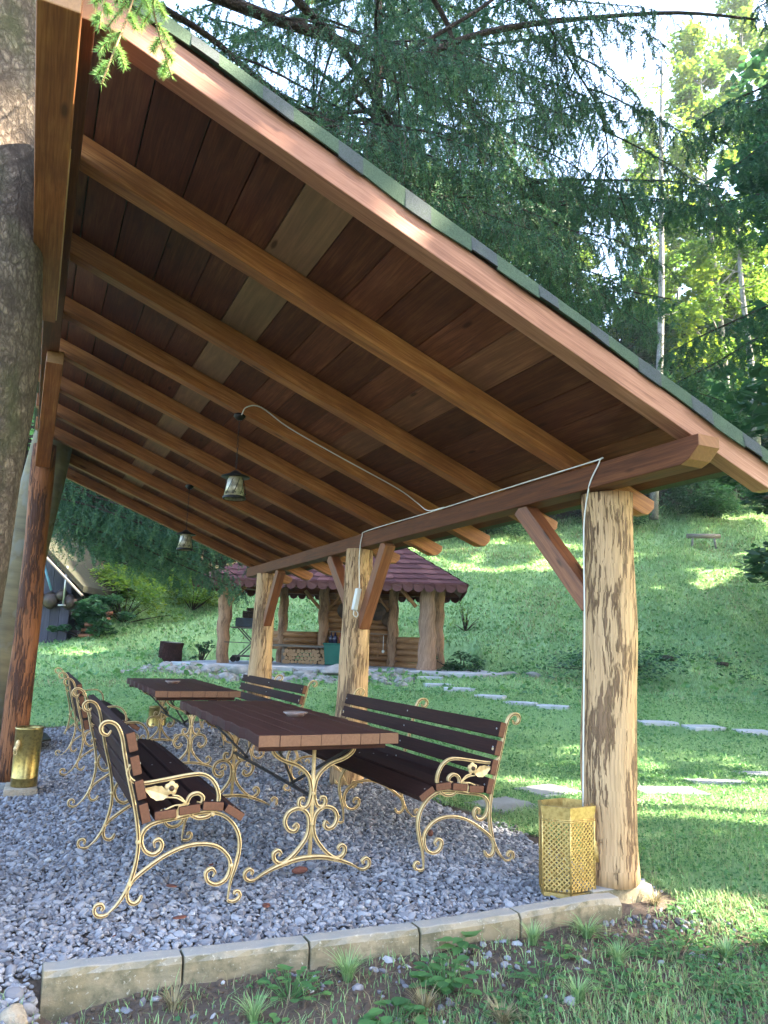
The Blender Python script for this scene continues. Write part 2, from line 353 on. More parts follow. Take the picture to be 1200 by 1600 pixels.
def mat_leaf(name, c0, c1, c2, trans=.35, rough=.5, noise=None, pos=(0, .5, 1)):
    m = bpy.data.materials.new(name); m.use_nodes = True; n = m.node_tree.nodes; l = m.node_tree.links
    for q in list(n):
        if q.type != 'OUTPUT_MATERIAL': n.remove(q)
    out = n['Material Output']
    a = n.new('ShaderNodeAttribute'); a.attribute_name = 'tone'; rp = n.new('ShaderNodeValToRGB'); e = rp.color_ramp.elements; e.new(.5)
    for i, (p, c) in enumerate(zip(pos, (c0, c1, c2))): e[i].position = p; e[i].color = (*c, 1)
    l.new(a.outputs['Fac'], rp.inputs[0]); col = rp.outputs[0]
    d = n.new('ShaderNodeBsdfPrincipled'); d.inputs['Roughness'].default_value = rough; d.inputs['Specular IOR Level'].default_value = .3; l.new(col, d.inputs['Base Color'])
    t = n.new('ShaderNodeBsdfTranslucent'); hs = n.new('ShaderNodeHueSaturation'); hs.inputs['Hue'].default_value = .485; hs.inputs['Saturation'].default_value = 1.1; hs.inputs['Value'].default_value = 1.5
    l.new(col, hs.inputs['Color']); l.new(hs.outputs[0], t.inputs['Color'])
    mx = n.new('ShaderNodeMixShader'); mx.inputs[0].default_value = trans
    l.new(d.outputs[0], mx.inputs[1]); l.new(t.outputs[0], mx.inputs[2]); l.new(mx.outputs[0], out.inputs['Surface'])
    return m
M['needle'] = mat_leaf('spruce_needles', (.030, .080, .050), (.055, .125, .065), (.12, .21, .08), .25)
M['needlenew'] = mat_leaf('fresh_spruce_needles', (.15, .27, .08), (.22, .38, .12), (.30, .46, .16), .4)
M['leaf'] = mat_leaf('broad_leaves', (.050, .110, .026), (.10, .18, .036), (.22, .30, .048), .5)
M['leafdark'] = mat_leaf('dark_green_leaves', (.020, .060, .030), (.036, .095, .042), (.07, .15, .055), .35)  # darker green leaf colour for bushes and low trees
M['grass'] = mat_leaf('grass_blades', (.135, .235, .095), (.215, .355, .150), (.33, .46, .21), .3)
M['drygrass'] = mat_leaf('dry_grass_blades', (.16, .14, .07), (.26, .22, .12), (.34, .30, .18), .2)
M['herb'] = mat_leaf('weed_leaves', (.05, .135, .05), (.085, .205, .07), (.16, .31, .09), .3)
m = Mat('gravel_pebble', .75, spec=.3); t = m.tone(); n = m.noise(m.coord('Object'), 70, 3)
c = m.ramp(t, [(0, (.075, .060, .055)), (.25, (.16, .15, .158)), (.5, (.25, .25, .27)), (.8, (.40, .40, .42)), (1, (.60, .57, .53))])
m.color(m.mix(m.math('MULTIPLY', n, .35), c, (.12, .12, .15))); m.bump(n, .3, .002); M['pebble'] = m.m

# ------------------------------------------------------------------ terrain
UH = [-60, 8, 12, 18, 20, 24, 38, 44, 80, 160]; ZH = [0, 0, .2, .68, .8, 1.8, 6.6, 9.4, 28, 52]
def sm(a, b, t): 
    t = np.clip((t - a) / (b - a), 0, 1); return t * t * (3 - 2 * t)
def kerb_back(x): return np.interp(x, [-2.62, -2.12, -1.62, -1.13, -.61, .02], [.23, .175, .125, .09, .08, .10])
def height(x, y):
    x = np.asarray(x, float); y = np.asarray(y, float)
    dx, dy = x - CAM.x, y - CAM.y; u = dx * FU[0] + dy * FU[1]; v = dx * FV[0] + dy * FV[1]
    z = sum(np.interp(u + o, UH, ZH) for o in (-1.2, -.4, .4, 1.2)) / 4
    far = sm(10, 20, u)
    z = z + far * (.10 * np.sin(v * .9 + u * .4) + .07 * np.sin(v * 1.9 - u * 1.1 + 1) + .16 * np.sin(v * .37 + .6) * sm(20, 30, u))
    z = z + .35 * np.exp(-(((u - 18.6) / 1.3) ** 2 + ((v - 6.8) / 2.6) ** 2))          # the grassy mound right of the shelter
    z = z + .012 * np.sin(x * 3.1 + y * 1.3) * np.sin(y * 2.7 - x) * sm(.4, 1.2, x)
    pm = sm(16.6, 17.0, u) * sm(22.9, 22.4, u) * sm(-5.4, -5.0, v) * sm(2.95, 2.6, v); z = z * (1 - pm) + .60 * pm
    kb = kerb_back(x)
    outer = np.interp(x, [-4, -2.7, -2.4, -2.1, -1.6, -.6, .1, .6, 2.], [-.24, -.20, -.12, -.075, -.07, -.06, -.055, -.03, 0])
    outer = outer + .02 * np.sin(x * 5 + 1) * np.sin(y * 4) + .010 * np.sin(x * 13) * np.sin(y * 11 + 2) - .05 * sm(.0, -2., y)
    tin = sm(kb - .07, kb - .03, y); tl = sm(-.55, .35, y)
    tt = np.where(x < -2.66, tl, np.where(x < -2.6, tl + (tin - tl) * (x + 2.66) / .06, tin))
    gz = np.where((x < .35), np.interp(x, [-2.6, 0], [-.02, 0.0]) - .012, 0)
    tt = np.where(x > .1, sm(-.3, 1.0, y), tt)
    near = sm(9.5, 8., u) if True else 0
    loc = outer * (1 - tt) + gz * tt
    return z + loc * np.clip(near, 0, 1)
def H(x, y): return float(height(x, y))
def HW(u, v): p = W(u, v); return Vector((p.x, p.y, H(p.x, p.y)))

def axis(segs):
    out = []
    for a, b, st in segs: out += list(np.arange(a, b, st))
    out.append(segs[-1][1]); return np.array(out)
us = axis([(-12, 0, 1.5), (0, 1.6, .2), (1.6, 6.2, .045), (6.2, 12, .14), (12, 26, .3), (26, 50, .8), (50, 110, 5)])
vs = axis([(-70, -30, 10), (-30, -12, 1.5), (-12, -3.2, .35), (-3.2, 4.2, .05), (4.2, 14, .3), (14, 30, 1.5), (30, 70, 10)])
Ug, Vg = np.meshgrid(us, vs, indexing='ij')
X = CAM.x + Ug * FU[0] + Vg * FV[0]; Y = CAM.y + Ug * FU[1] + Vg * FV[1]; Z = height(X, Y)
V3 = np.stack([X, Y, Z], -1).reshape(-1, 3); nu, nv = Ug.shape
ii = (np.arange(nu - 1)[:, None] * nv + np.arange(nv - 1)[None]).reshape(-1)
F4 = np.stack([ii, ii + nv, ii + nv + 1, ii + 1], -1)
cu = (Ug[:-1, :-1] + Ug[1:, 1:]).reshape(-1) / 2; cv = (Vg[:-1, :-1] + Vg[1:, 1:]).reshape(-1) / 2
def forest_edge(v): return np.interp(v, [-40, -9, -4, 4, 12, 22, 60], [25, 27, 31, 39, 42, 45, 50])
ftone = sm(-2, 3, cu - forest_edge(cv))
m = Mat('lawn_and_forest_ground', .95, spec=.15); co = m.coord('Object')
a = m.noise(co, .55, 5, .6); b = m.noise(co, 7, 6, .7); d = m.noise(co, 40, 4, .7)
g = m.ramp(b, [(.3, (.13, .22, .095)), (.5, (.205, .33, .145)), (.72, (.29, .41, .19))])
g = m.mix(m.ramp(a, [(.4, (0, 0, 0)), (.65, (.7, .7, .7))]), g, m.mix(d, (.22, .33, .11), (.12, .21, .08)))
dirt = m.mix(d, (.15, .115, .09), (.075, .055, .045))
# bare soil strip along the kerb and a few worn patches
sp = m.node('ShaderNodeSeparateXYZ'); m.l.new(co, sp.inputs[0])
fx = m.node('ShaderNodeMapRange'); fx.inputs[1].default_value = .75; fx.inputs[2].default_value = .1; m.l.new(sp.outputs[0], fx.inputs[0])
fy = m.node('ShaderNodeMapRange'); fy.inputs[1].default_value = -1.3; fy.inputs[2].default_value = -.1; fy.inputs[3].default_value = .45; m.l.new(sp.outputs[1], fy.inputs[0])
fy2 = m.node('ShaderNodeMapRange'); fy2.inputs[1].default_value = 7.9; fy2.inputs[2].default_value = 7.2; m.l.new(sp.outputs[1], fy2.inputs[0])
dm = m.math('MULTIPLY', m.math('MULTIPLY', fx.outputs[0], fy.outputs[0]), fy2.outputs[0])
dm = m.ramp(m.math('ADD', dm, m.math('SUBTRACT', m.noise(co, 3.5, 4), .5)), [(.25, (0, 0, 0)), (.5, (1, 1, 1))])
g = m.mix(dm, g, dirt)
litter = m.ramp(b, [(.35, (.022, .022, .014)), (.55, (.050, .040, .024)), (.7, (.045, .075, .03))])
c = m.mix(m.tone(), g, litter); m.color(c); m.bump(m.math('ADD', b, m.math('MULTIPLY', d, .5)), .6, .04)
mass('ground', V3, F4, ftone, m.m, smooth=True, kind='structure')

# ------------------------------------------------------------------ gravel
def ico(sub):
    bm = bmesh.new(); bmesh.ops.create_icosphere(bm, subdivisions=sub, radius=1); v = np.array([p.co[:] for p in bm.verts]); f = np.array([[q.index for q in t.verts] for t in bm.faces]); bm.free(); return v, f
IC = {1: ico(1), 2: ico(2)}
def rand_rot(n):
    q = rng.normal(size=(n, 4)); q /= np.linalg.norm(q, axis=1)[:, None]; w_, x, y, z = q.T
    return np.stack([1 - 2 * (y * y + z * z), 2 * (x * y - z * w_), 2 * (x * z + y * w_), 2 * (x * y + z * w_), 1 - 2 * (x * x + z * z), 2 * (y * z - x * w_), 2 * (x * z - y * w_), 2 * (y * z + x * w_), 1 - 2 * (x * x + y * y)], -1).reshape(n, 3, 3)
def tilt_rot(n, amt):
    a = rng.uniform(0, 6.28, n); t = rng.normal(0, amt, n); p = rng.normal(0, amt, n)
    ca, sa, ct, st, cp, spn = np.cos(a), np.sin(a), np.cos(t), np.sin(t), np.cos(p), np.sin(p); z = np.zeros(n); o = np.ones(n)
    Rz = np.stack([ca, -sa, z, sa, ca, z, z, z, o], -1).reshape(n, 3, 3); Rx = np.stack([o, z, z, z, ct, -st, z, st, ct], -1).reshape(n, 3, 3)
    Ry = np.stack([cp, z, spn, z, o, z, -spn, z, cp], -1).reshape(n, 3, 3); return Rx @ Ry @ Rz
def pebbles(name, P, size, mat, sub=2, tones=None, **kw):
    bv, bf = IC[sub]; n = len(P); k = len(bv)
    prot = []
    for _ in range(14):
        dv = rng.normal(size=(5, 3)); v = bv.copy()
        for q in dv:                                   # chop facets so that stones are angular
            q = q / np.linalg.norm(q); dd = v @ q; lim = rng.uniform(.55, .85); v = v - np.outer(np.clip(dd - lim, 0, None) * .8, q)
        prot.append(v)
    prot = np.array(prot)[rng.integers(0, 14, n)]
    sc = np.stack([size * rng.uniform(.9, 1.55, n), size * rng.uniform(.65, 1.05, n), size * rng.uniform(.38, .75, n)], -1)
    Vv = prot * sc[:, None, :]; Vv = np.einsum('nij,nkj->nki', tilt_rot(n, .45), Vv) + P[:, None, :]
    Ff = bf[None] + (np.arange(n) * k)[:, None, None]
    tn = rng.beta(2.2, 2.2, n) if tones is None else tones
    return mass(name, Vv.reshape(-1, 3), Ff.reshape(-1, 3), np.repeat(tn, len(bf)), mat, smooth=False, **kw)
def gravel_pts(x0, x1, y0, y1, st):
    gx, gy = np.meshgrid(np.arange(x0, x1, st), np.arange(y0, y1, st)); n = gx.size
    x = gx.ravel() + rng.uniform(-.5, .5, n) * st; y = gy.ravel() + rng.uniform(-.5, .5, n) * st
    u, v = (x - CAM.x) * FU[0] + (y - CAM.y) * FU[1], (x - CAM.x) * FV[0] + (y - CAM.y) * FV[1]
    edge = .33 + .05 * np.sin(y * 5) + rng.normal(0, .03, n)
    k = (x < edge) & (y < 7.35 + .12 * np.sin(x * 3) + rng.normal(0, .05, n)) & (v > -.62 * u - .3)
    k &= np.where(x > -2.63, y > kerb_back(x) + .005 + .012 * 0, y > -.55 + rng.normal(0, .15, n))
    k &= ~((x > -.14) & (x < .30) & (y > .08) & (y < .42))
    x, y = x[k], y[k]; return x, y
xa, ya = gravel_pts(-3.7, .5, -.9, 2.6, .0190); xb, yb = gravel_pts(-3.5, .5, 2.6, 7.6, .0245)
for nm, (x, y), sz, sub in (('gravel', (xa, ya), .0118, 2), ('gravel', (xb, yb), .0150, 1)):
    n = len(x); z = height(x, y) + .012 + rng.uniform(-.008, .011, n)
    dark = .5 + .18 * np.sin(x * 2.3 + 1) * np.sin(y * 1.7) 
    tn = np.clip(rng.beta(2.4, 2.2, n) * .85 + .15 * dark, 0, 1)
    s_ = sz * rng.lognormal(0, .33, n)
    pebbles(nm, np.stack([x, y, z], -1), s_, M['pebble'], sub, tn, label='blue grey gravel spread under the picnic shelter' if sub == 2 else 'blue grey gravel under the far half of the shelter', cat='gravel', kind='stuff')
# loose stones spilling at the left kerb end and in the soil strip
x = rng.uniform(-3.2, .6, 620); y = np.where(x < -2.62, rng.uniform(-1.2, .1, 620), kerb_back(x) - .12 - rng.exponential(.22, 620))
k = rng.uniform(0, 1, 620) < np.where(x < -2.5, 1, .55 + .4 * np.sin(x * 4)); x, y = x[k], y[k]
pebbles('scattered_stones', np.stack([x, y, height(x, y) + .004], -1), .0115 * rng.lognormal(0, .45, len(x)), M['pebble'], 1, rng.beta(2, 2.2, len(x)), label='loose small stones scattered on the soil in front of the kerb', cat='stones', kind='stuff')
M['clod'] = simple('soil_clod', (.12, .085, .06), (.07, .05, .035), 1, 0, 30, .6)
x = rng.uniform(-2.6, .9, 5000); y = kerb_back(x) - .11 - rng.exponential(.30, 5000); k = height(x, y) > -.5; x, y = x[k], y[k]
pebbles('soil_clods', np.stack([x, y, height(x, y)], -1), .007 * rng.lognormal(0, .5, len(x)), M['clod'], 1, None, label='crumbly brown soil clods in front of the kerb', cat='soil', kind='stuff')
def rock(name, c, sc, rz, mat, seed, label, cat='rock', group=None, flat=0.):
    g = np.random.default_rng(seed); v, f = ico(3); 
    for _ in range(9):
        q = g.normal(size=3); q /= np.linalg.norm(q); lim = g.uniform(.5, .85); v = v - np.outer(np.clip(v @ q - lim, 0, None) * .9, q)
    v = v * (1 + .04 * np.sin(v[:, :1] * 7 + seed) * np.sin(v[:, 1:2] * 6)); v = v * np.array(sc); ca, sa = math.cos(rz), math.sin(rz)
    v = v @ np.array([[ca, sa, 0], [-sa, ca, 0], [0, 0, 1]])
    o = mass(name, v, f, np.full(len(f), .5), mat, smooth=True); o.location = c; return tag(o, label, cat, group)
M['rockorange'] = simple('orange_brick_stone', (.42, .16, .07), (.30, .11, .05), .9, 0, 6, .5)
M['rockpale'] = simple('pale_crumbly_stone', (.42, .36, .28), (.30, .24, .17), .95, 0, 12, .8, .2, .015)
for i, (x, y, sc, mt, lb) in enumerate([
    (-2.70, -.02, (.055, .05, .05), 'rockpale', 'crumbly pale stone wedged beside the left kerb end'),
    (-2.80, -.13, (.10, .08, .045), 'rockorange', 'orange stone at the bottom left corner of the gravel'),
    (-2.71, -.17, (.045, .03, .018), 'slab', 'flat oval white stone in front of the kerb end'),
    (-2.82, .02, (.07, .06, .03), 'rock', 'grey block lying behind the orange stone'),
    (-2.62, -.30, (.09, .07, .02), 'rock', 'flat grey rock half buried at the bottom edge'),
    (-2.50, -.04, (.022, .02, .015), 'slab', 'round grey pebble at the foot of the first kerb block')]):
    rock('stone', (x, y, H(x, y) + sc[2] * .5), sc, i * 1.3, M[mt], 40 + i, lb, 'stone')

# ------------------------------------------------------------------ kerb
KB = [(-2.62, .235), (-2.12, .175), (-1.62, .128), (-1.13, .09), (-.61, .085), (.015, .105)]
kl = ['mossy leftmost kerb block with a stained face', 'second kerb block from the left, behind the grass tuft', 'middle kerb block between two dark joints',
      'fourth kerb block from the left, behind the soil heap', 'chipped right end kerb block in front of the golden bin']
for i in range(5):
    (x0, y0), (x1, y1) = KB[i], KB[i + 1]; b = MB(); N = 10; top = lambda x: .015 + .028 * (x + 2.62) / 2.6
    ring = []
    xs = [x0 + .004 + (x1 - x0 - .008) * j / N for j in range(N + 1)]
    for j, xx in enumerate(xs):
        yy = y0 + (y1 - y0) * j / N; zt = top(xx); w1 = lambda: random.uniform(-.0025, .0025)
        ch = .022
        if i == 4 and j >= N - 1: ch = .03; zt -= .006 * (j - N + 2)
        ring.append([(xx, yy + w1(), -.34), (xx, yy - .10 + w1(), -.34), (xx, yy - .10 + w1(), zt - ch), (xx, yy - .10 + ch * .7 + w1(), zt + w1()), (xx, yy - .008, zt + w1()), (xx, yy, zt - .01)])
    base = len(b.v)
    for r_ in ring: b.add(r_)
    for j in range(N):
        for q in range(6):
            q2 = (q + 1) % 6; b.face((j * 6 + q, (j + 1) * 6 + q, (j + 1) * 6 + q2, j * 6 + q2), None, .5, 0, False)
    b.face(range(6)); b.face([N * 6 + q for q in range(6)][::-1])
    b.build('kerb_block', M['concrete'], None, .004, label=kl[i], cat='kerb', group='kerb blocks in front of the gravel')

# ------------------------------------------------------------------ picnic shelter
A, Z0, HR = .392, 2.379, .129
zd = lambda x: Z0 - A * x                 # underside of the roof boards
RY = [-.591, .27, 1.2, 2.08, 2.88, 3.75, 4.62, 5.5, 6.37, 7.24]; XL, XR = -2.95, .46
nrm = Vector((A, 0, 1)).normalized(); slope = Vector((1, 0, -A)).normalized()
shelter = empty('picnic_shelter', (0, 0, 0), 'long open lean-to shelter with a sloping board roof on peeled log posts', 'shelter')
for i, y in enumerate(RY):
    b = MB(); tn = [.75, .8, .55, .7, .6, .45, .4, .35, .5, .2][i]; wd = .095
    P = []; xt = .50
    prof = [(XL, zd(XL) - HR), (xt - .02, zd(xt - .02) - HR), (xt + .03, zd(xt + .03) - HR + .02), (xt + .075, zd(xt + .075) - .05), (xt + .08, zd(xt + .08) - .002), (XL, zd(XL) - .002)]
    n = len(prof); base = b.add([(x, y, z) for x, z in prof] + [(x, y + wd, z) for x, z in prof]); o1, o2 = random.random() * 9, random.random() * 9
    f1 = lambda p: (p[0] + o1, (p[1] - zd(p[0])) + o2)
    b.face([base + k for k in range(n)], [f1(p) for p in prof], tn); b.face([base + n + k for k in range(n)][::-1], [f1((p[0], p[1] + .4)) for p in prof][::-1], tn)
    for k in range(n):
        k2 = (k + 1) % n; u0_, u1_ = prof[k][0] + o1, prof[k2][0] + o1; e = -50 if k in (1, 2, 3) else 0
        b.face((base + k2, base + k, base + n + k, base + n + k2), [(u1_ + e, o2 + .3), (u0_ + e, o2 + .3), (u0_ + e, o2 + .3 + wd), (u1_ + e, o2 + .3 + wd)], tn)
    o = b.build('rafter', M['fascia'] if i == 0 else M['rafter'], shelter, .004)
    if i == 0: tag(o, 'reddish front rafter along the open gable edge')
# roof boards run along the length
b = MB(); x = XL
while x < XR - .02:
    wd = random.choice([.19, .21, .225, .24, .20]); x2 = min(x + wd, XR); dz = random.uniform(0, .003)
    g = .007
    b.hexa([(x + g, -.575, zd(x + g) + dz), (x2, -.575, zd(x2) + dz), (x2, -.575, zd(x2) + .024), (x + g, -.575, zd(x + g) + .024),
            (x + g, 7.42, zd(x + g) + dz), (x2, 7.42, zd(x2) + dz), (x2, 7.42, zd(x2) + .024), (x + g, 7.42, zd(x + g) + .024)], random.random() ** 1.3)
    x = x2
b.build('roof_boards', M['deck'], shelter)
# shingles: a layer on top, folded over the front edge in alternating patches with a wavy lip
b = MB(); zt = lambda x: zd(x) + .030
b.hexa([(XL - .02, -.60, zt(XL - .02)), (XR + .05, -.60, zt(XR + .05)), (XR + .05, -.60, zt(XR + .05) + .012), (XL - .02, -.60, zt(XL - .02) + .012),
        (XL - .02, 7.44, zt(XL - .02)), (XR + .05, 7.44, zt(XR + .05)), (XR + .05, 7.44, zt(XR + .05) + .012), (XL - .02, 7.44, zt(XL - .02) + .012)], .2)
x = XL - .02; k = 0
while x < XR + .08:
    wd = (.19 if k % 2 == 0 else .12) * random.uniform(.85, 1.15); x2 = min(x + wd, XR + .10); n = 4
    for q in range(n):
        xa_, xb_ = x + (x2 - x) * q / n, x + (x2 - x) * (q + 1) / n
        jz = [.003, -.004, .006, -.001, .002][k % 5]; lip = lambda X_: .036 + jz + .011 * math.sin(X_ * 3.3 + .6) + .004 * math.sin(X_ * 11)
        dy = lambda X_: -.612 - .0035 * (k % 2) - .006 * math.sin(X_ * 5)
        pa = [(xa_, dy(xa_), zt(xa_) - lip(xa_)), (xb_, dy(xb_), zt(xb_) - lip(xb_)), (xb_, -.606, zt(xb_) + .032), (xa_, -.606, zt(xa_) + .032)]
        pb = [(p[0], p[1] + .008, p[2]) for p in pa]
        nn = b.add(pa + pb); tn = .2 if k % 2 == 0 else .9
        b.face((nn, nn + 1, nn + 2, nn + 3), None, tn); b.face((nn + 7, nn + 6, nn + 5, nn + 4), None, tn)
        b.face((nn + 1, nn, nn + 4, nn + 5), None, tn); b.face((nn + 3, nn + 2, nn + 6, nn + 7), None, tn)
    # same patch carried over the roof as a course edge
    b.hexa([(x, -.604, zt(x) + .013), (x2, -.604, zt(x2) + .013), (x2, -.604, zt(x2) + .030), (x, -.604, zt(x) + .030),
            (x, 7.44, zt(x) + .013), (x2, 7.44, zt(x2) + .013), (x2, 7.44, zt(x2) + .030), (x, 7.44, zt(x) + .030)], .2 if k % 2 == 0 else .9)
    x = x2; k += 1
b.build('roof_shingles', M['shingle'], shelter)
# front purlin on the log posts, chamfered end
b = MB(); zb, zh = 2.122, 2.256
pr = [(-.66, zh - .004), (-.66, zh - .06), (-.60, zb + .02), (-.55, zb), (7.36, zb), (7.36, zh - .004)]
o1 = 3.; base = b.add([(-.07, y, z) for y, z in pr] + [(.07, y, z) for y, z in pr]); n = len(pr)
b.face([base + k for k in range(n)][::-1], [(p[0], p[1]) for p in pr][::-1], .3); b.face([base + n + k for k in range(n)], [(p[0], p[1] + .5) for p in pr], .3)
for k in range(n):
    k2 = (k + 1) % n; e = -50 if k < 3 else 0
    b.face((base + k, base + k2, base + n + k2, base + n + k), [(pr[k][0] + e, pr[k][1]), (pr[k2][0] + e, pr[k2][1]), (pr[k2][0] + e, pr[k2][1] + .14), (pr[k][0] + e, pr[k][1] + .14)], .3)
b.build('purlin', M['beam'], shelter, .006)
# rear purlin, doubled at its near end, and the squared brace on the rear post
b = MB(); b.box(-2.915, -2.80, -.70, 7.36, 3.24, zd(-2.86) - HR - .002, 'y', .25); b.build('purlin', M['beam'], shelter, .005)
b = MB(); b.beam((-2.905, -.9, 3.155), (-2.90, 1.62, 3.155), .125, .14, tone=.55); b.build('purlin_doubler', M['rafter'], shelter, .005)  # lighter tone stands in for light bounced up off the gravel
b = MB(); b.hexa([(-2.846, .0, 3.10), (-2.838, .0, 3.10), (-2.838, .0, 3.21), (-2.846, .0, 3.21), (-2.850, 1.60, 3.09), (-2.832, 1.60, 3.095), (-2.832, 1.60, 3.14), (-2.850, 1.60, 3.14)], .9)
o = b.build('split_edge', simple('raw_split_wood', (.62, .40, .20), (.5, .3, .14), .6), shelter)
b = MB(); b.beam((-2.83, 3.95, 2.72), (-2.82, 2.55, 3.20), .115, .115, tone=.8); b.build('brace', M['rafter'], shelter, .005)
# log posts
def logpost(cx, cy, tx, ty, z0, z1, r0_, r1_, mat, seed, wob=.05, n=26):
    pts = []; rad = []; K = 26
    for i in range(K + 1):
        t = i / K; pts.append((cx + (tx - cx) * t + .006 * math.sin(t * 7 + seed), cy + (ty - cy) * t + .006 * math.sin(t * 5 + 2 * seed), z0 + (z1 - z0) * t)); rad.append(r0_ + (r1_ - r0_) * t + .003 * math.sin(t * 17 + seed))
    b = MB(); b.tube(pts, rad, n, .5, 0, True, wob, seed); return b.build('post', mat, shelter)
p1 = logpost(.150, .23, .120, .17, .045, zb - .002, .150, .137, M['log'], 3)
p2 = logpost(-.06, 3.42, -.01, 3.42, -.02, zb - .002, .155, .125, M['log'], 5)
p3 = logpost(-.02, 6.55, -.01, 6.55, -.02, zb - .002, .155, .128, M['log'], 8)
p4 = logpost(-2.80, 4.12, -2.82, 4.08, .03, 2.9, .108, .092, M['logorange'], 11, .07)
tag(p4, 'orange stained rear post of the shelter')
b = MB(); b.prism([(-.08, .11), (.31, .10), (.33, .44), (-.06, .45)], -.3, .042); b.build('footing', M['concrete'], p1, .012)
b = MB(); b.prism([(-3.0, 3.95), (-2.66, 3.92), (-2.64, 4.3), (-2.98, 4.32)], -.1, .03); b.build('footing', M['rock'], p4, .012)
# knee braces (square timber)
for (bx, y0_, z0_, y1_) in [(.05, .22, zb - .63, .80), (0, 3.32, zb - .72, 2.82), (0, 3.52, zb - .62, 4.17), (0, 6.45, zb - .66, 5.95)]:
    b = MB(); b.beam((bx, y0_, z0_), (0, y1_, zb), .10, .11, tone=random.uniform(.4, .9)); b.build('brace', M['brace'], shelter, .004)

# ------------------------------------------------------------------ cable and lanterns
def catmull(P, k=6):
    P = [Vector(p) for p in P]; P = [P[0] * 2 - P[1]] + P + [P[-1] * 2 - P[-2]]; out = []
    for i in range(1, len(P) - 2):
        for j in range(k):
            t = j / k; a, b_, c, d = P[i - 1], P[i], P[i + 1], P[i + 2]
            out.append(.5 * ((2 * b_) + (c - a) * t + (2 * a - 5 * b_ + 4 * c - d) * t * t + (3 * b_ - a - 3 * c + d) * t ** 3))
    out.append(P[-2]); return out
cable = empty('power_cable', (-.1, .1, 0), 'thin white power cable running up the front post and along the purlin', 'cable')
def cab(pts, nm, r_=.0045):
    b = MB(); b.tube(catmull([Vector(p) - Vector((-.1, .1, 0)) for p in pts], 5), r_, 6, .5, 0, True, 0, 0); return b.build(nm, M['white'], cable)
cab([(-.045, .22, .42), (-.048, .20, .9), (-.040, .19, 1.4), (-.048, .175, 1.9), (-.062, .12, 2.10), (-.078, .07, 2.17), (-.077, .0, 2.262), (-.070, .08, 2.268), (-.078, 1.0, 2.262), (-.078, 2.0, 2.258), (-.078, 3.1, 2.262), (-.083, 3.22, 2.22), (-.095, 3.24, 2.05), (-.09, 3.235, 1.85), (-.085, 3.23, 1.72)], 'main_cable')
LX = [-1.56, -1.43]; LY = [2.125, 4.665]
cab([(-.079, 1.7, 2.262), (-.079, 1.95, 2.275), (-.12, 2.06, 2.35), (-.3, 2.07, 2.45), (-.8, 2.072, 2.64), (-1.2, 2.072, 2.80), (-1.42, 2.07, 2.92), (-1.53, 2.06, 2.90), (LX[0], 2.07, 2.84)], 'branch_cable')
sock = empty('socket_block', (-.085, 3.23, 1.60), 'white plastic extension socket hanging by its cord on the middle post', 'socket')
b = MB(); b.beam((-.01, 0, .14), (-.045, 0, -.06), .045, .062, (0, 1, 0)); b.build('housing', M['white'], sock, .01)
b = MB(); b.tube(catmull([(-.045, 0, -.06), (-.05, 0, -.10), (-.02, .0, -.12), (-.005, 0, -.09), (-.03, 0, -.06)], 4), .005, 6); b.build('cord_loop', M['white'], sock)
for i in range(2):
    zc = zd(LX[i]) - HR; lz = [2.23, 2.13][i]
    ln = empty('lantern', (LX[i], LY[i], lz), ['nearer hanging lantern with mottled glass and a round black lid', 'farther hanging lantern with mottled glass and a round black lid'][i], 'lantern', 'lanterns hanging from the shelter roof')
    b = MB(); b.lathe([(.001, .21), (.02, .205), (.045, .185), (.10, .163), (.103, .157), (.05, .160), (.001, .165)], n=24); b.build('lid', M['black'], ln)
    b = MB(); b.lathe([(.052, .158), (.060, .10), (.078, .0), (.074, .0), (.056, .10), (.048, .158)], n=24); g = b.build('glass', M['glass'], ln)
    b = MB(); b.lathe([(.079, -.004), (.083, .0), (.083, .014), (.077, .016)], n=24)
    for a0 in (-2.6, -1.9, -1.2, -.5, .2, .9, 1.6, 2.3):
        pts = []
        for q in range(14):
            t = q / 13; rr = .077 - .022 * t * .8 + .003; th = a0 + .55 * t; pts.append((rr * math.cos(th), rr * math.sin(th), .03 + .11 * t))
        b.tube(pts, .0025, 5); sp_ = []
        for q in range(12):
            t = q / 11 * 5.; rr = .016 * (1 - t / 6.5); sp_.append((.080 * math.cos(a0 + rr * math.cos(t) / .08), .080 * math.sin(a0 + rr * math.cos(t) / .08), .032 + rr * math.sin(t)))
        b.tube(sp_, .0022, 5)
    b.build('scrollwork', M['black'], ln)
    b = MB(); b.ball((0, 0, .075), .028, 12, squash=(1, 1, 1.3)); b.build('bulb', M['bulb'], ln)
    top = zc - lz; b = MB(); n = int((top - .23) / .032)
    for q in range(n):
        z = .215 + .032 * (q + .5) ; ring = []
        for t in range(9):
            th = t / 8 * 6.283; d = .006 * math.cos(th); ring.append((d, 0, z + .019 * math.sin(th)) if q % 2 else (0, d, z + .019 * math.sin(th)))
        b.tube(ring, .0016, 4, cap=False)
    b.build('chain', M['black'], ln)
    b = MB(); b.lathe([(.001, top), (.038, top - .002), (.045, top - .02), (.02, top - .045), (.001, top - .048)], n=16); b.build('ceiling_cup', M['black'], ln)

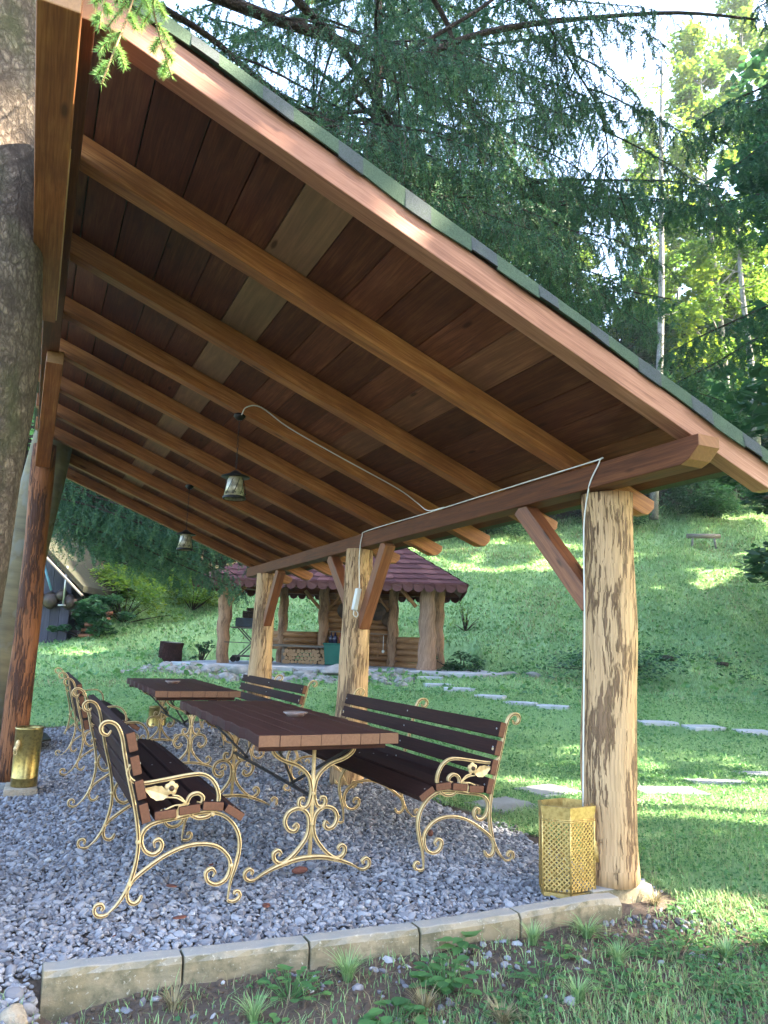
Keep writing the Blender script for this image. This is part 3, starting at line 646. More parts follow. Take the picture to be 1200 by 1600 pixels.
# ------------------------------------------------------------------ benches
def bar(b, pts, w_=.0082, d=.0095, y=0., k=5, taper=.35, tone=.5):
    """wrought flat bar swept through profile points (x,z), groove along the outer face"""
    P = catmull([Vector((p[0], 0, p[1])) for p in pts], k); n = len(P); base = len(b.v)
    sec = [(-1, -1), (-1, 1), (-.42, 1.3), (0, .7), (.42, 1.3), (1, 1), (1, -1), (.42, -1.3), (0, -.7), (-.42, -1.3)]; tns = {2: 0., 3: 0., 7: 0., 8: 0., 0: .45, 5: .45}
    m_ = len(sec)
    for i, p in enumerate(P):
        t = (P[min(i + 1, n - 1)] - P[max(i - 1, 0)]).normalized(); nn = Vector((-t.z, 0, t.x)); s_ = 1.
        e = min(i, n - 1 - i) / max(1, k * 2); s_ = taper + (1 - taper) * min(1, e)
        for a, c in sec: b.v.append(tuple(p + nn * (a * w_ * s_) + Vector((0, y + c * d * (.6 + .4 * s_), 0))))
    for i in range(n - 1):
        for j in range(m_):
            j2 = (j + 1) % m_; b.face((base + i * m_ + j, base + i * m_ + j2, base + (i + 1) * m_ + j2, base + (i + 1) * m_ + j), None, tns.get(j, .6), 0, False)
    b.face([base + j for j in range(m_)][::-1]); b.face([base + (n - 1) * m_ + j for j in range(m_)])
BACK = [(-.066, .797), (-.079, .776), (-.104, .786), (-.112, .812), (-.096, .832), (-.068, .833), (-.039, .814), (-.015, .765), (.002, .694), (.034, .57), (.065, .465), (.090, .355), (.098, .265), (.089, .183), (.066, .103), (.030, .043), (-.008, .006)]
RFOOT = [(-.008, .004), (-.03, -.002), (-.055, .003), (-.068, .022), (-.062, .044), (-.042, .048), (-.030, .034), (-.038, .022)]
ARM = [(.060, .598), (.073, .615), (.067, .640), (.045, .643), (.027, .625), (.026, .597), (.050, .568), (.094, .556), (.18, .566), (.308, .585), (.373, .584), (.422, .553), (.452, .494), (.447, .437), (.414, .395), (.362, .387), (.321, .410), (.304, .450), (.318, .489), (.353, .499), (.378, .480), (.372, .455), (.352, .460)]
SEAT = [(.172, .270), (.168, .294), (.188, .304), (.204, .285), (.196, .255), (.165, .240), (.130, .258), (.110, .300), (.116, .342), (.145, .370), (.195, .384), (.271, .394), (.373, .410), (.439, .407), (.495, .384), (.538, .343), (.565, .29), (.571, .227), (.556, .153), (.538, .093), (.529, .012)]
FFOOT = [(.529, .006), (.548, -.001), (.572, .003), (.588, .020), (.580, .040), (.565, .042), (.560, .030)]
ARCH = [(.119, .052), (.130, .066), (.120, .045), (.098, .036), (.074, .052), (.066, .091), (.087, .136), (.150, .186), (.233, .236), (.319, .265), (.403, .268), (.471, .247), (.521, .199), (.532, .149), (.514, .101), (.469, .082), (.428, .101), (.417, .138), (.442, .155), (.461, .136), (.450, .118)]
SPACE = 1.18
def slat(b, x, z, ang, wd=.095, th=.045, y0=-.03, y1=2 * SPACE + .03, tone=None):
    c, s_ = math.cos(ang), math.sin(ang); P = []
    for y in (y0, y1):
        for (a, d) in ((-wd / 2, -th / 2), (wd / 2, -th / 2), (wd / 2, th / 2), (-wd / 2, th / 2)): P.append((x + a * c - d * s_, y, z + a * s_ + d * c))
    b.hexa(P, tone)
def make_bench():
    root = empty('garden_bench', (0, 0, 0))
    for k in range(3):
        b = MB(); y = k * SPACE
        bar(b, BACK, y=y); bar(b, RFOOT, .007, .008, y=y, taper=.8); bar(b, SEAT, y=y); bar(b, FFOOT, .007, .008, y=y, taper=.8); bar(b, ARCH, .0078, .009, y=y)
        if k != 1: bar(b, ARM, y=y)
        for (x, z) in ((.094, .30), (.072, .12), (.535, .16), (.43, .402)): b.ball((x, y - .004, z), .012, 8)
        f = b.build('side_frame', M['iron'], root)
        if k != 1:
            s_ = -1 if k == 0 else 1; yy = y + s_ * .012
            b = MB()                                  # rose with five petals
            for q in range(5):
                t = q * 1.2566 + .3; b.ball((.225 + .017 * math.cos(t), yy, .531 + .017 * math.sin(t)), .017, 8, squash=(1, .55, 1))
            b.build('rose_petals', M['iron'], f)
            b = MB(); b.ball((.225, yy + s_ * .010, .531), .013, 10); b.lathe([(.001, 0)], n=3) if False else None
            b.build('rose_heart', M['bronze'], f)
            b = MB()
            for (p, q_) in (((.304, .455), (.232, .50)), ((.304, .455), (.205, .49)), ((.304, .452), (.189, .427))):
                mid = ((p[0] + q_[0]) / 2, (p[1] + q_[1]) / 2 + .012); b.tube(catmull([(p[0], yy, p[1]), (mid[0], yy, mid[1]), (q_[0], yy, q_[1])], 4), .004, 6)
            b.ball((.187, yy, .425), .012, 8)
            for (p, q_, wd) in (((.212, .497), (.098, .535), .030), ((.304, .460), (.250, .392), .024)):   # folded leaves with veins
                p = Vector((p[0], yy, p[1])); q_ = Vector((q_[0], yy, q_[1])); d = q_ - p; nn = Vector((-d.z, 0, d.x)).normalized(); N = 8
                for th in (0, .003):
                    base = len(b.v)
                    for i in range(N + 1):
                        t = i / N; wv = wd * math.sin(math.pi * min(1, t * 1.0) ** .75) * (1 + .12 * (i % 2)); c = p + d * t
                        b.v += [tuple(c + nn * wv + Vector((0, s_ * (.008 + th), 0))), tuple(c + Vector((0, s_ * th, 0))), tuple(c - nn * wv + Vector((0, s_ * (.008 + th), 0)))]
                    for i in range(N):
                        for e in (0, 1): b.face((base + 3 * i + e, base + 3 * i + e + 1, base + 3 * i + 4 + e, base + 3 * i + 3 + e))
            b.build('leaf_spray', M['iron'], f)
    for i in range(4):                                 # back slats, centre line offset in front of the bar
        t = [.745, .640, .532, .428][i]; xx = np.interp(t, [.265, .355, .465, .57, .694, .765], [.098, .09, .065, .034, .002, -.015]) + .038
        b = MB(); slat(b, xx, t, math.atan2(-1, .27) + math.pi, .088, .042)
        for y in (0, SPACE, 2 * SPACE):
            b.lathe([(.001, .0), (.008, .0)], (0, 0, 0), 3) if False else None
        o = b.build('back_slat', M['benchwood'], root, .005)
        for y in (.0, SPACE, 2 * SPACE):
            bb = MB(); bb.ball((xx + .022, y, t + .006), .006, 8, squash=(.6, 1, 1)); bb.build('bolt', M['bolt'], o)
    for i, (x, z, a) in enumerate(((.205, .412, .08), (.315, .428, .10), (.425, .437, -.08), (.530, .402, -.55))):
        b = MB(); slat(b, x, z + .004, a, .100, .040); o = b.build('seat_slat', M['benchwood'], root, .005)
        for y in (.0, SPACE, 2 * SPACE):
            bb = MB(); bb.ball((x + .0, y, z + .026), .006, 8, squash=(1, 1, .5)); bb.build('bolt', M['bolt'], o)
    return root
proto = make_bench()
B = [((-2.336, .668, .012), 1, 'near left bench with dark slats, facing the nearer table, its rose armrest closest'),
     ((-2.34, 4.41, .012), 1, 'far left bench standing beyond the near left one'),
     ((-.14, .82 , .012), -1, 'near right bench seen from its seat side, behind the nearer table'),
     ((-.13, 4.42, .012), -1, 'far right bench behind the farther table, by the far log post')]
for i, (loc, sg, lb) in enumerate(B):
    o = proto if i == 0 else copy_tree(proto)
    o.location = loc
    if sg < 0: o.rotation_euler.z = math.pi; o.location.y = loc[1] + 2 * SPACE
    tag(o, lb, 'bench', 'wrought iron benches under the shelter')

# ------------------------------------------------------------------ tables
TUP = [(-.232, .690), (-.242, .672), (-.228, .632), (-.176, .597), (-.094, .568), (-.033, .518), (-.010, .457), (-.010, .403), (-.024, .360), (-.050, .346), (-.075, .362), (-.072, .392), (-.050, .396), (-.048, .378)]
TLO = [(-.106, .252), (-.084, .268), (-.078, .246), (-.100, .230), (-.134, .245), (-.150, .287), (-.128, .330), (-.075, .346), (-.028, .318), (-.012, .264), (-.022, .2), (-.066, .138), (-.118, .091), (-.160, .073), (-.196, .092), (-.203, .124), (-.182, .140), (-.164, .126), (-.172, .110)]
TAR = [(-.300, .004), (-.232, .040), (-.150, .069), (-.07, .087), (0, .091), (.07, .087), (.150, .069), (.232, .040), (.300, .004)]
TF = [(-.300, .004), (-.325, .003), (-.350, .018), (-.352, .045), (-.332, .060), (-.312, .048), (-.318, .032)]
def make_table():
    root = empty('picnic_table', (0, 0, 0)); L, Wd = 2.225, .785; nb = 7
    b = MB()
    for k in range(nb):
        x0 = k * Wd / nb; x1 = (k + 1) * Wd / nb - .0012
        if k == 0 or k == nb - 1:                      # scalloped outer boards
            N = 40; out = []
            for i in range(N + 1):
                t = i / N; s_ = .5 - .5 * math.cos((t * 6.5 % 1) * 3.14159); out.append(.020 * s_)
            if k == 0: poly = [(x1, 0), (x1, L)] + [(x0 + out[i], L * i / N) for i in range(N, -1, -1)]
            else: poly = [(x0, L), (x0, 0)] + [(x1 - out[i], L * i / N) for i in range(N + 1)]
            tn = random.random(); n = len(poly); zz = (.702, .76); base = b.add([(x, y, zz[0]) for x, y in poly] + [(x, y, zz[1]) for x, y in poly]); o1 = random.random() * 5
            b.face([base + i for i in range(n)][::-1], [(p[1] + o1, p[0]) for p in poly][::-1], tn); b.face([base + n + i for i in range(n)], [(p[1] + o1, p[0]) for p in poly], tn)
            for i in range(n):
                j = (i + 1) % n; e = -50 if abs(poly[i][1] - poly[j][1]) < 1e-6 and poly[i][1] < .01 else 0
                b.face((base + i, base + j, base + n + j, base + n + i), [(poly[i][1] + e, 0), (poly[j][1] + e + (poly[j][0] if e else 0), 0), (poly[j][1] + e + (poly[j][0] if e else 0), .058), (poly[i][1] + e, .058)], tn)
        else: b.box(x0, x1, random.uniform(-.003, .003), L, .702, .76 - random.uniform(0, .0015), 'y')
    top = b.build('tabletop', M['tablewood'], root, .003)
    for y in (.10, L - .16):
        b = MB(); b.box(.03, Wd - .03, y, y + .07, .668, .701, 'x'); b.build('batten', M['tablewood'], root, .003)
    for y in (.25, L - .25):
        b = MB(); c = Wd / 2
        mir = lambda P, s_: [(c + s_ * p[0], p[1]) for p in P]
        for s_ in (1, -1): bar(b, mir(TUP, s_), .0095, .010, y); bar(b, mir(TLO, s_), .0095, .010, y); bar(b, mir(TF, s_), .008, .009, y, taper=.8)
        bar(b, mir(TAR, 1), .011, .012, y); b.tube([(c, y, .09), (c, y, .69)], .0115, 8)
        for z in (.42, .262): b.ball((c, y - .012, z), .012, 8)
        b.build('leg', M['iron'], root)
    b = MB(); c = Wd / 2; b.beam((c, .25, .40), (c, L - .25, .40), .02, .012, tone=.5); b.build('stretcher', M['darkbar'], root)
    for s_ in (0, 1):
        ya, yb_ = (.60, .33) if s_ == 0 else (L - .6, L - .33)
        b = MB(); b.beam((c - .01, ya, .41), (c + .24, yb_ - .15 + .3 * s_, .69), .006, .016, tone=.5); b.build('strut', M['darkbar'], root)
        b = MB(); b.beam((c + .01, ya, .41), (c - .24, yb_ - .15 + .3 * s_, .69), .006, .016, tone=.5); b.build('strut', M['darkbar'], root)
    return root
tb = make_table(); tb.location = (-1.69, .70, .006)
tag(tb, 'nearer dark plank table on gold scroll legs', 'table', 'plank tables between the benches')
t2 = copy_tree(tb); t2.location = (-1.705, 4.02, .006)
tag(t2, 'farther dark plank table on gold scroll legs', 'table', 'plank tables between the benches')
M['ashtray'] = simple('pale_ashtray_ceramic', (.45, .40, .38), (.2, .12, .1), .3, .2)
for (p, lb) in (((-1.19, 1.62), 'small round metal ashtray on the nearer table'), ((-1.36, 5.15), 'small round metal ashtray on the farther table')):
    b = MB(); b.lathe([(.001, .008), (.045, .008), (.06, .022), (.078, .030), (.080, .027), (.062, .014), (.05, .0), (.001, 0)], n=24)
    o = b.build('ashtray', M['ashtray']); o.location = (p[0], p[1], .7665); tag(o, lb, 'ashtray', 'ashtrays on the tables')

# ------------------------------------------------------------------ bins
def hexagon(rx, ry, ph=0): return [(rx * math.cos(ph + k * math.pi / 3), ry * math.sin(ph + k * math.pi / 3)) for k in range(6)]
bin_ = empty('litter_bin', (-.135, .245, .012), 'golden hexagonal lattice bin with two tassels beside the front post', 'bin')
HP = hexagon(.165, .125, R(6)); HB = .405
def lattice(P0, P1, z0, z1, flare=0.):
    b = MB(); P0 = Vector((*P0, 0)); P1 = Vector((*P1, 0)); d = P1 - P0; L = d.length; d.normalize(); nn = Vector((d.y, -d.x, 0)); st = .0250; w_ = .0034
    hgt = z1 - z0; k = -int(hgt / st) - 1
    while k * st < L:
        for sg in (1, -1):
            # strip from (s0, z0) going up at 45 degrees, clipped to the panel
            s0 = k * st if sg == 1 else L - k * st; a, c = 0., hgt
            if sg == 1:
                if s0 < 0: a = -s0
                if s0 + c > L: c = L - s0
            else:
                if s0 > L: a = s0 - L
                if s0 - c < 0: c = s0
            if c - a > .003:
                p = P0 + d * (s0 + sg * a) + Vector((0, 0, z0 + a)); q = P0 + d * (s0 + sg * c) + Vector((0, 0, z0 + c)); o_ = nn * (.0012 * sg)
                t = (q - p).normalized(); s_ = t.cross(nn) * w_; n = b.add([p - s_ + o_, p + s_ + o_, q + s_ + o_, q - s_ + o_, p - s_ + o_ - nn * .0016, p + s_ + o_ - nn * .0016, q + s_ + o_ - nn * .0016, q - s_ + o_ - nn * .0016])
                for f in ((0, 1, 2, 3), (7, 6, 5, 4), (0, 4, 5, 1), (2, 6, 7, 3), (1, 5, 6, 2), (3, 7, 4, 0)): b.face([n + x for x in f])
        k += 1
    return b
for k in range(6):
    a, c = HP[k], HP[(k + 1) % 6]; b = lattice(a, c, .03, HB - .02)
    b.tube([(a[0], a[1], .0), (a[0], a[1], HB)], .005, 6)
    b.build('lattice_panel', M['gold'], bin_)
b = MB(); HI = [(x * .965, y * .965) for x, y in HP]; HO = [(x * 1.07, y * 1.07) for x, y in HP]; HM = [(x * 1.02, y * 1.02) for x, y in HP]
def band(b, lo, z0, hi, z1):
    n = b.add([(x, y, z0) for x, y in lo] + [(x, y, z1) for x, y in hi])
    for k in range(6): k2 = (k + 1) % 6; b.face((n + k, n + k2, n + 6 + k2, n + 6 + k))
band(b, HM, HB - .03, HO, HB + .028); band(b, HO, HB + .028, HI, HB + .030); band(b, HI, HB + .030, HI, HB - .03)
b.build('rim', M['gold'], bin_)
b = MB(); band(b, HM, .0, HM, .02); band(b, HM, .02, HI, .018); n = b.add([(x, y, .006) for x, y in HI]); b.face([n + k for k in range(6)]); b.build('base', M['gold'], bin_)
b = MB()
for z in (HB - .042, HB - .034):
    P = [(x * 1.03, y * 1.03, z) for x, y in HP]; P.append(P[0]); b.tube(P, .003, 6)
b.build('rope_trim', M['gold'], bin_)
# tassels on the facet that faces right of the viewer
best = max(range(6), key=lambda k: (HP[k][0] + HP[(k + 1) % 6][0]) * .55 - (HP[k][1] + HP[(k + 1) % 6][1]) * .83)
a, c = HP[best], HP[(best + 1) % 6]; mx, my = (a[0] + c[0]) / 2, (a[1] + c[1]) / 2; ln_ = math.hypot(mx, my); ox, oy = mx / ln_ * .014, my / ln_ * .014
dx, dy = (c[0] - a[0]), (c[1] - a[1]); dl = math.hypot(dx, dy); dx /= dl; dy /= dl
for s_ in (-1, 1):
    cx_, cy_ = mx + ox + dx * .016 * s_, my + oy + dy * .016 * s_; b = MB()
    b.tube(catmull([(mx + ox * .5, my + oy * .5, HB - .03), (mx + ox + dx * .03 * s_, my + oy + dy * .03 * s_, HB - .07), (mx + ox, my + oy, HB - .12), (cx_, cy_, HB - .16)], 5), .0035, 6)
    b.lathe([(.004, .0), (.010, -.006), (.010, -.018), (.007, -.024), (.014, -.03), (.018, -.10), (.014, -.103), (.001, -.10)], (cx_, cy_, HB - .155), 12)
    for q in range(12):
        th = q * .5236; b.tube([(cx_ + .013 * math.cos(th), cy_ + .013 * math.sin(th), HB - .186), (cx_ + .0185 * math.cos(th), cy_ + .0185 * math.sin(th), HB - .258)], .002, 4)
    b.build('tassel', M['gold'], bin_)
slab_ = MB(); slab_.prism([(-2.84, 3.66), (-2.60, 3.64), (-2.60, 3.98), (-2.83, 4.0)], -.03, .038, .5); slab_.build('paving_brick', M['rockpale'], None, .006, label='flat brick under the brass umbrella stand by the rear post', cat='brick')
bs = empty('umbrella_stand', (-2.70, 3.80, .039), 'tall brass cylinder stand with a lion mask on a brick by the rear post', 'stand')
b = MB(); b.lathe([(.001, .003), (.098, .0), (.100, .01), (.098, .06), (.101, .065), (.098, .07), (.100, .25), (.104, .44), (.110, .455), (.104, .452), (.094, .44), (.09, .06), (.001, .05)], n=32); b.build('cylinder', M['brass'], bs)
b = MB(); b.ball((-.075, -.09, .33), .03, 10, squash=(.6, .6, 1.2)); b.ball((-.085, -.10, .30), .02, 8)
ring = [(-.088 + .0, -.103 + .0, .27)]; b.tube([(-.088 + .012 * math.cos(t * .7), -.11, .275 + .022 * math.sin(t * .7)) for t in range(10)], .003, 5); b.build('lion_mask', M['iron'], bs)
bs2 = empty('umbrella_stand', (-1.16, 7.22, .01), 'brass cylinder stand at the far end of the gravel behind the tables', 'stand')
b = MB(); b.lathe([(.001, .003), (.11, .0), (.11, .07), (.113, .075), (.11, .08), (.115, .34), (.120, .35), (.112, .34), (.10, .06), (.001, .05)], n=28); b.build('cylinder', M['brass'], bs2)
b = MB(); b.prism([(-3.05, 5.4), (-2.45, 5.9), (-2.5, 6.5), (-3.2, 6.4)], 0, .02); o = b.build('dark_sheet', M['black'], None, 0, label='dark folded sheet leaning behind the rear post', cat='sheet'); o.rotation_euler = (0, R(0), 0); o.location.z = .12

# ------------------------------------------------------------------ stepping stones
steps = [(.78, 2.16, .50, .42, .25), (1.55, 2.62, .50, .40, .2), (2.62, 2.25, .62, .34, -.35), (3.45, 2.42, .6, .30, -.3), (4.35, 2.62, .6, .3, -.3)]
sl_ = ['grey slab at the gravel edge by the near right bench', 'grey slab between the near right bench and the front post', 'long pale slab in the grass right of the front post', 'pale slab in the sunny grass, second from the front post', 'pale slab near the right edge of the photo, behind the other sunny ones', 'half hidden slab just right of the front post', 'sunlit slab at the far right of the near path']
for i, (x, y, a, c, r_) in enumerate(steps):
    b = MB(); P = []
    for q in range(8):
        t = q / 8 * 6.283 + .785; sx_, sy_ = math.cos(t), math.sin(t); s_ = 1 / max(abs(sx_), abs(sy_)) * random.uniform(.96, 1.02) * (1 if q % 2 == 0 else .98); P.append((a * s_ * sx_ * .5 * math.cos(r_) - c * s_ * sy_ * .5 * math.sin(r_), a * s_ * sx_ * .5 * math.sin(r_) + c * s_ * sy_ * .5 * math.cos(r_)))
    b.prism(P, -.05, .010); o = b.build('stepping_stone', M['slab'], None, .006, label=sl_[i], cat='slab', group='stepping stones in the grass'); o.location = (x, y, H(x, y) + .008)
far_steps = [(16.3, 1.10), (15.34, 1.2), (14.44, 1.53), (13.75, 2.0), (13.25, 2.45), (12.95, 2.95), (12.6, 3.65), (11.63, 4.23), (11.33, 4.79), (11.16, 5.42)]
for i, (u, v) in enumerate(far_steps):
    p = HW(u, v); b = MB(); P = []
    for ex, ey in ((-1, -1), (0, -1.05), (1, -1), (1.05, 0), (1, 1), (0, 1.03), (-1, 1), (-1.04, 0)): P.append((.27 * ex * random.uniform(.88, 1.08), .19 * ey * random.uniform(.88, 1.08)))
    b.prism(P, -.06, .022); lb = ['stepping stone closest to the cooking pavilion', 'second stepping stone from the pavilion', 'third stepping stone from the pavilion', 'fourth stepping stone from the pavilion', 'fifth stepping stone from the pavilion', 'sixth stepping stone from the pavilion', 'stepping stone beside the front post, left of it', 'first stepping stone right of the front post in the far row', 'middle stepping stone of the far row right of the front post', 'rightmost stepping stone of the far row'][i]
    o = b.build('stepping_stone', M['slabpale'], None, .006, label=lb, cat='slab', group='stepping stones in the grass'); o.location = p + Vector((0, 0, .015)); o.rotation_euler = (0, 0, -YAW + random.uniform(-.4, .4))

# ------------------------------------------------------------------ cooking pavilion
FZ = .70
pav = empty('cooking_pavilion', W(18.4, -1.2, 0), 'small timber cooking pavilion with a burgundy scalloped shingle roof', 'pavilion', rz=-YAW)
# local frame: x = right (v), y = away (u)
def pl(u, v, z): return Vector((v + 1.2, u - 18.4, z))
cor = [(18.28, -3.79), (20.6, -3.1), (20.9, -.9), (20.2, 1.7), (17.73, 1.13)]
posts = [(18.35, -3.79, .15, .16, 2.72), (20.3, -2.62, .13, .12, 2.72), (19.9, -1.50, .14, .13, 2.72), (19.7, .33, .14, .13, 2.72), (17.75, 1.10, .23, .17, 2.74), (18.5, 1.42, .16, .14, 2.74)]
for i, (u, v, ra, rb, zt_) in enumerate(posts):
    b = MB(); K = 12; b.tube([pl(u + .03 * math.sin(k), v + .02 * math.sin(2 * k + i), .55 + (zt_ - .55) * k / K) for k in range(K + 1)], [ra + (rb - ra) * (k / K) ** .6 for k in range(K + 1)], 14, .5, 0, True, .09, i)
    b.build('post', M['logcabin'] if i != 4 else M['frontpost'], pav)
# eave ring beams
eave = [(17.6, -4.45), (20.9, -4.0), (22.0, -1.0), (21.0, 2.2), (17.1, 1.95)]
ring_ = [(18.3, -3.8), (20.4, -3.1), (21.2, -.9), (20.2, 1.5), (17.75, 1.12)]
for k in range(5):
    a, c = ring_[k], ring_[(k + 1) % 5]; b = MB(); b.beam(pl(*a, 2.66), pl(*c, 2.66), .16, .20); b.build('eave_beam', M['beam'], pav, .01)
# braces by the posts
for (u, v, s_, du) in ((18.33, -3.79, 1, 0), (17.75, .95, -1, 0), (19.9, -1.5, -1, 0), (19.9, -1.5, 1, 0), (19.7, .33, -1, 0)):
    b = MB(); b.tube([pl(u, v + s_ * .12, 2.15), pl(u, v + s_ * .52, 2.60)], .045, 8); b.build('brace', M['cabinwood'], pav)
# roof: hipped, apex, with rows of scalloped shingles; each side one mesh
apex = (19.3, -.55, 4.35); ez = 2.62
def tri_roof(k):
    a = pl(*eave[k], ez); c = pl(*eave[(k + 1) % 5], ez); t = pl(*apex); b = MB()
    n = (c - a).cross(t - a).normalized()
    if n.z < 0: n = -n
    b.hexa([a, c, c + n * .03, a + n * .03, t, t + Vector((.01, 0, 0)), t + n * .03 + Vector((.01, 0, 0)), t + n * .03], .2, 1)
    rows = 13
    for r_ in range(rows):
        f0, f1 = r_ / rows, min(1, (r_ + 1.25) / rows); A0, C0 = a.lerp(t, f0), c.lerp(t, f0); A1, C1 = a.lerp(t, f1), c.lerp(t, f1); L = (C0 - A0).length; m_ = max(1, int(L / .26)); off = .5 if r_ % 2 else 0
        for q in range(-1, m_ + 1):
            s0, s1 = (q + off) / m_, (q + 1 + off) / m_
            s0, s1 = max(0, s0), min(1, s1)
            if s1 - s0 < .01: continue
            P0, P1 = A0.lerp(C0, s0), A0.lerp(C0, s1); Q0, Q1 = A1.lerp(C1, s0), A1.lerp(C1, s1); dn = (A0 - A1).normalized() * .05; l1, l2 = n * .062, n * .034
            pts = [Q0 + l2, Q1 + l2, P1 + l1]
            for e in (.8, .5, .2): pts.append(P0.lerp(P1, e) + dn * (1 if e == .5 else .75) + l1)
            pts.append(P0 + l1); nn = b.add(pts); b.face([nn + x for x in range(7)], None, random.random())
    # hanging scallops under the eave
    L = (c - a).length; m_ = int(L / .24)
    for q in range(m_):
        P0, P1 = a.lerp(c, q / m_), a.lerp(c, (q + .96) / m_); pts = [P0 + n * .07, P1 + n * .07]
        for e in (1., .85, .5, .15, 0.): pts.append(P0.lerp(P1, e) + Vector((0, 0, -.16 if e == .5 else (-.13 if e in (.85, .15) else -.06))))
        nn = b.add(pts); b.face([nn + x for x in range(7)], None, .7 + .3 * random.random()); back = [p + (pl(*apex) - p).normalized() * .02 for p in [Vector(x) for x in pts]]; nn = b.add(back); b.face([nn + x for x in range(7)][::-1], None, .7)
    return b
for k in range(5):
    tri_roof(k).build('roof', [M['redshingle'], M['beam']], pav)
# log back wall and low side walls
def logwall(u0_, v0_, u1_, v1_, z0, z1, nm='log_wall', r_=.085):
    b = MB(); z = z0 + r_
    while z < z1:
        b.tube([pl(u0_, v0_, z), pl((u0_ + u1_) / 2, (v0_ + v1_) / 2, z + random.uniform(-.01, .01)), pl(u1_, v1_, z)], r_ * random.uniform(.93, 1.05), 10, random.random()); z += r_ * 1.86
    b.build(nm, M['cabinwood'], pav)
logwall(20.0, -1.45, 19.85, .35, .66, 2.62); logwall(20.3, -2.9, 20.1, -1.5, 1.05, 1.55, 'low_wall'); logwall(19.8, .35, 18.5, 1.35, .66, 1.52, 'low_wall')
b = MB(); b.beam(pl(19.55, -3.0, 1.15), pl(19.55, -.6, 1.15), .5, .05); b.build('counter', M['greywood'], pav, .004)
b = MB(); b.beam(pl(18.15, -3.72, 1.20), pl(18.9, -.9, 1.16), .02, .02); b.build('rail', M['darkbar'], pav)
b = MB(); b.beam(pl(19.6, -2.45, .62), pl(19.6, -2.45, 1.13), .12, .2, (0, 1, 0)); b.build('counter_leg', M['greywood'], pav, .004)
b = MB(); b.beam(pl(19.82, -1.3, 1.55), pl(19.82, -.35, 1.55), .12, .03); b.beam(pl(19.75, -.25, 1.52), pl(19.75, .2, 1.52), .03, .02); b.build('shelf', M['greywood'], pav, .003)
# what hangs on the wall or stands in it is separate
M['pan'] = simple('blackened_pan', (.035, .03, .028), (.08, .05, .035), .5, .5, 8); M['panb'] = simple('brown_pan', (.11, .07, .045), (.05, .035, .03), .5, .5, 8)
for i, (v, z, r_, mt, lb) in enumerate([(-.92, 2.10, .22, 'pan', 'black pan with a pale mark on the pavilion wall, leftmost'), (-.10, 2.10, .24, 'pan', 'largest round pan on the pavilion wall right of the middle post'), (.22, 1.90, .20, 'panb', 'small brown pan on the pavilion wall, lowest and rightmost')]):
    p = W(19.74, v, z); b = MB(); b.lathe([(.001, .0), (r_ * .8, .0), (r_ * .85, .012), (r_, .05), (r_ * .97, .05), (r_ * .8, .02), (.001, .018)], n=28)
    o = b.build('wall_pan', M[mt], None); o.location = p; o.rotation_euler = (R(90), 0, -YAW); tag(o, lb, 'pan', 'pans hanging on the pavilion wall')
for i in range(5):
    p = W(19.62, -.30 + .13 * i, 1.49); b = MB(); L = [.26, .42, .5, .38, .28][i]; b.tube([(0, 0, 0), (0, 0, -L)], .008, 6); 
    b.ball((0, 0, -L - .03), .038, 8, squash=(1, .4, 1.2)); o = b.build('ladle', M['cabinwood'] if i != 3 else M['white'], None); o.location = p; o.rotation_euler.z = -YAW
    tag(o, ['short ladle hanging at the left end of the utensil rail', 'ladle hanging second on the utensil rail', 'longest ladle in the middle of the utensil rail', 'pale spoon hanging fourth on the utensil rail', 'short ladle hanging at the right end of the utensil rail'][i], 'ladle', 'utensils hanging on the pavilion rail')
# firewood stack
fwd = []
cut = mat_wood('split_firewood', (.12, .07, .04), (.22, .14, .08), (.3, .2, .12), (.55, .34, .19), .8, 1, .3, .3, False, .8)
k = 0
for row in range(7):
    for q in range(11):
        if row > 4 and random.random() < .35: continue
        r_ = random.uniform(.04, .062); v = -2.42 + q * .098 + (row % 2) * .05 + random.uniform(-.01, .01); z = .70 + .055 + row * .090
        if z > 1.10 or v > -1.36: continue
        b = MB(); b.tube([(0, 0, 0), (0, .33, 0)], r_, random.choice([6, 7, 9]), random.random(), 0, True, .1, k); o = b.build('firewood_log', cut, None); o.location = W(19.42 + random.uniform(0, .05), v, z); o.rotation_euler.z = -YAW
        ords = ['first', 'second', 'third', 'fourth', 'fifth', 'sixth', 'seventh', 'eighth', 'ninth', 'tenth', 'eleventh']; tag(o, 'round cut log in the firewood pile, %s row up, %s from the left' % (ords[row], ords[q]), 'log', 'firewood stacked under the pavilion counter'); k += 1
# green bin
p = W(19.0, -1.12, FZ + .02); gb = empty('storage_bin', p, 'dark green plastic bin standing in the pavilion', 'bin', rz=-YAW)
M['green'] = simple('dark_green_plastic', (.010, .115, .090), (.008, .09, .07), .35, 0, 4, .02)
b = MB(); b.hexa([(-.22, -.2, 0), (-.22, .2, 0), (.22, .2, 0), (.22, -.2, 0), (-.27, -.24, .50), (-.27, .24, .50), (.27, .24, .50), (.27, -.24, .50)], .5); b.build('tub', M['green'], gb, .02)
b = MB(); b.box(-.29, .29, -.26, .26, .50, .53); b.build('lid', M['green'], gb, .01)
for i, (v, c, lb) in enumerate([(-1.22, (.02, .02, .04), 'dark bottle on the green bin, left one'), (-1.12, (.02, .02, .05), 'dark bottle on the green bin, middle one'), (-.98, (.16, .035, .02), 'red brown bottle on the green bin, right one')]):
    b = MB(); b.lathe([(.001, 0), (.06, .0), (.06, .14), (.022, .2), (.022, .26), (.001, .265)], n=14); o = b.build('bottle', simple('bottle_glass_%d' % i, c, c, .15), None); o.location = W(19.0, v, FZ + .553); tag(o, lb, 'bottle', 'bottles on the green bin')
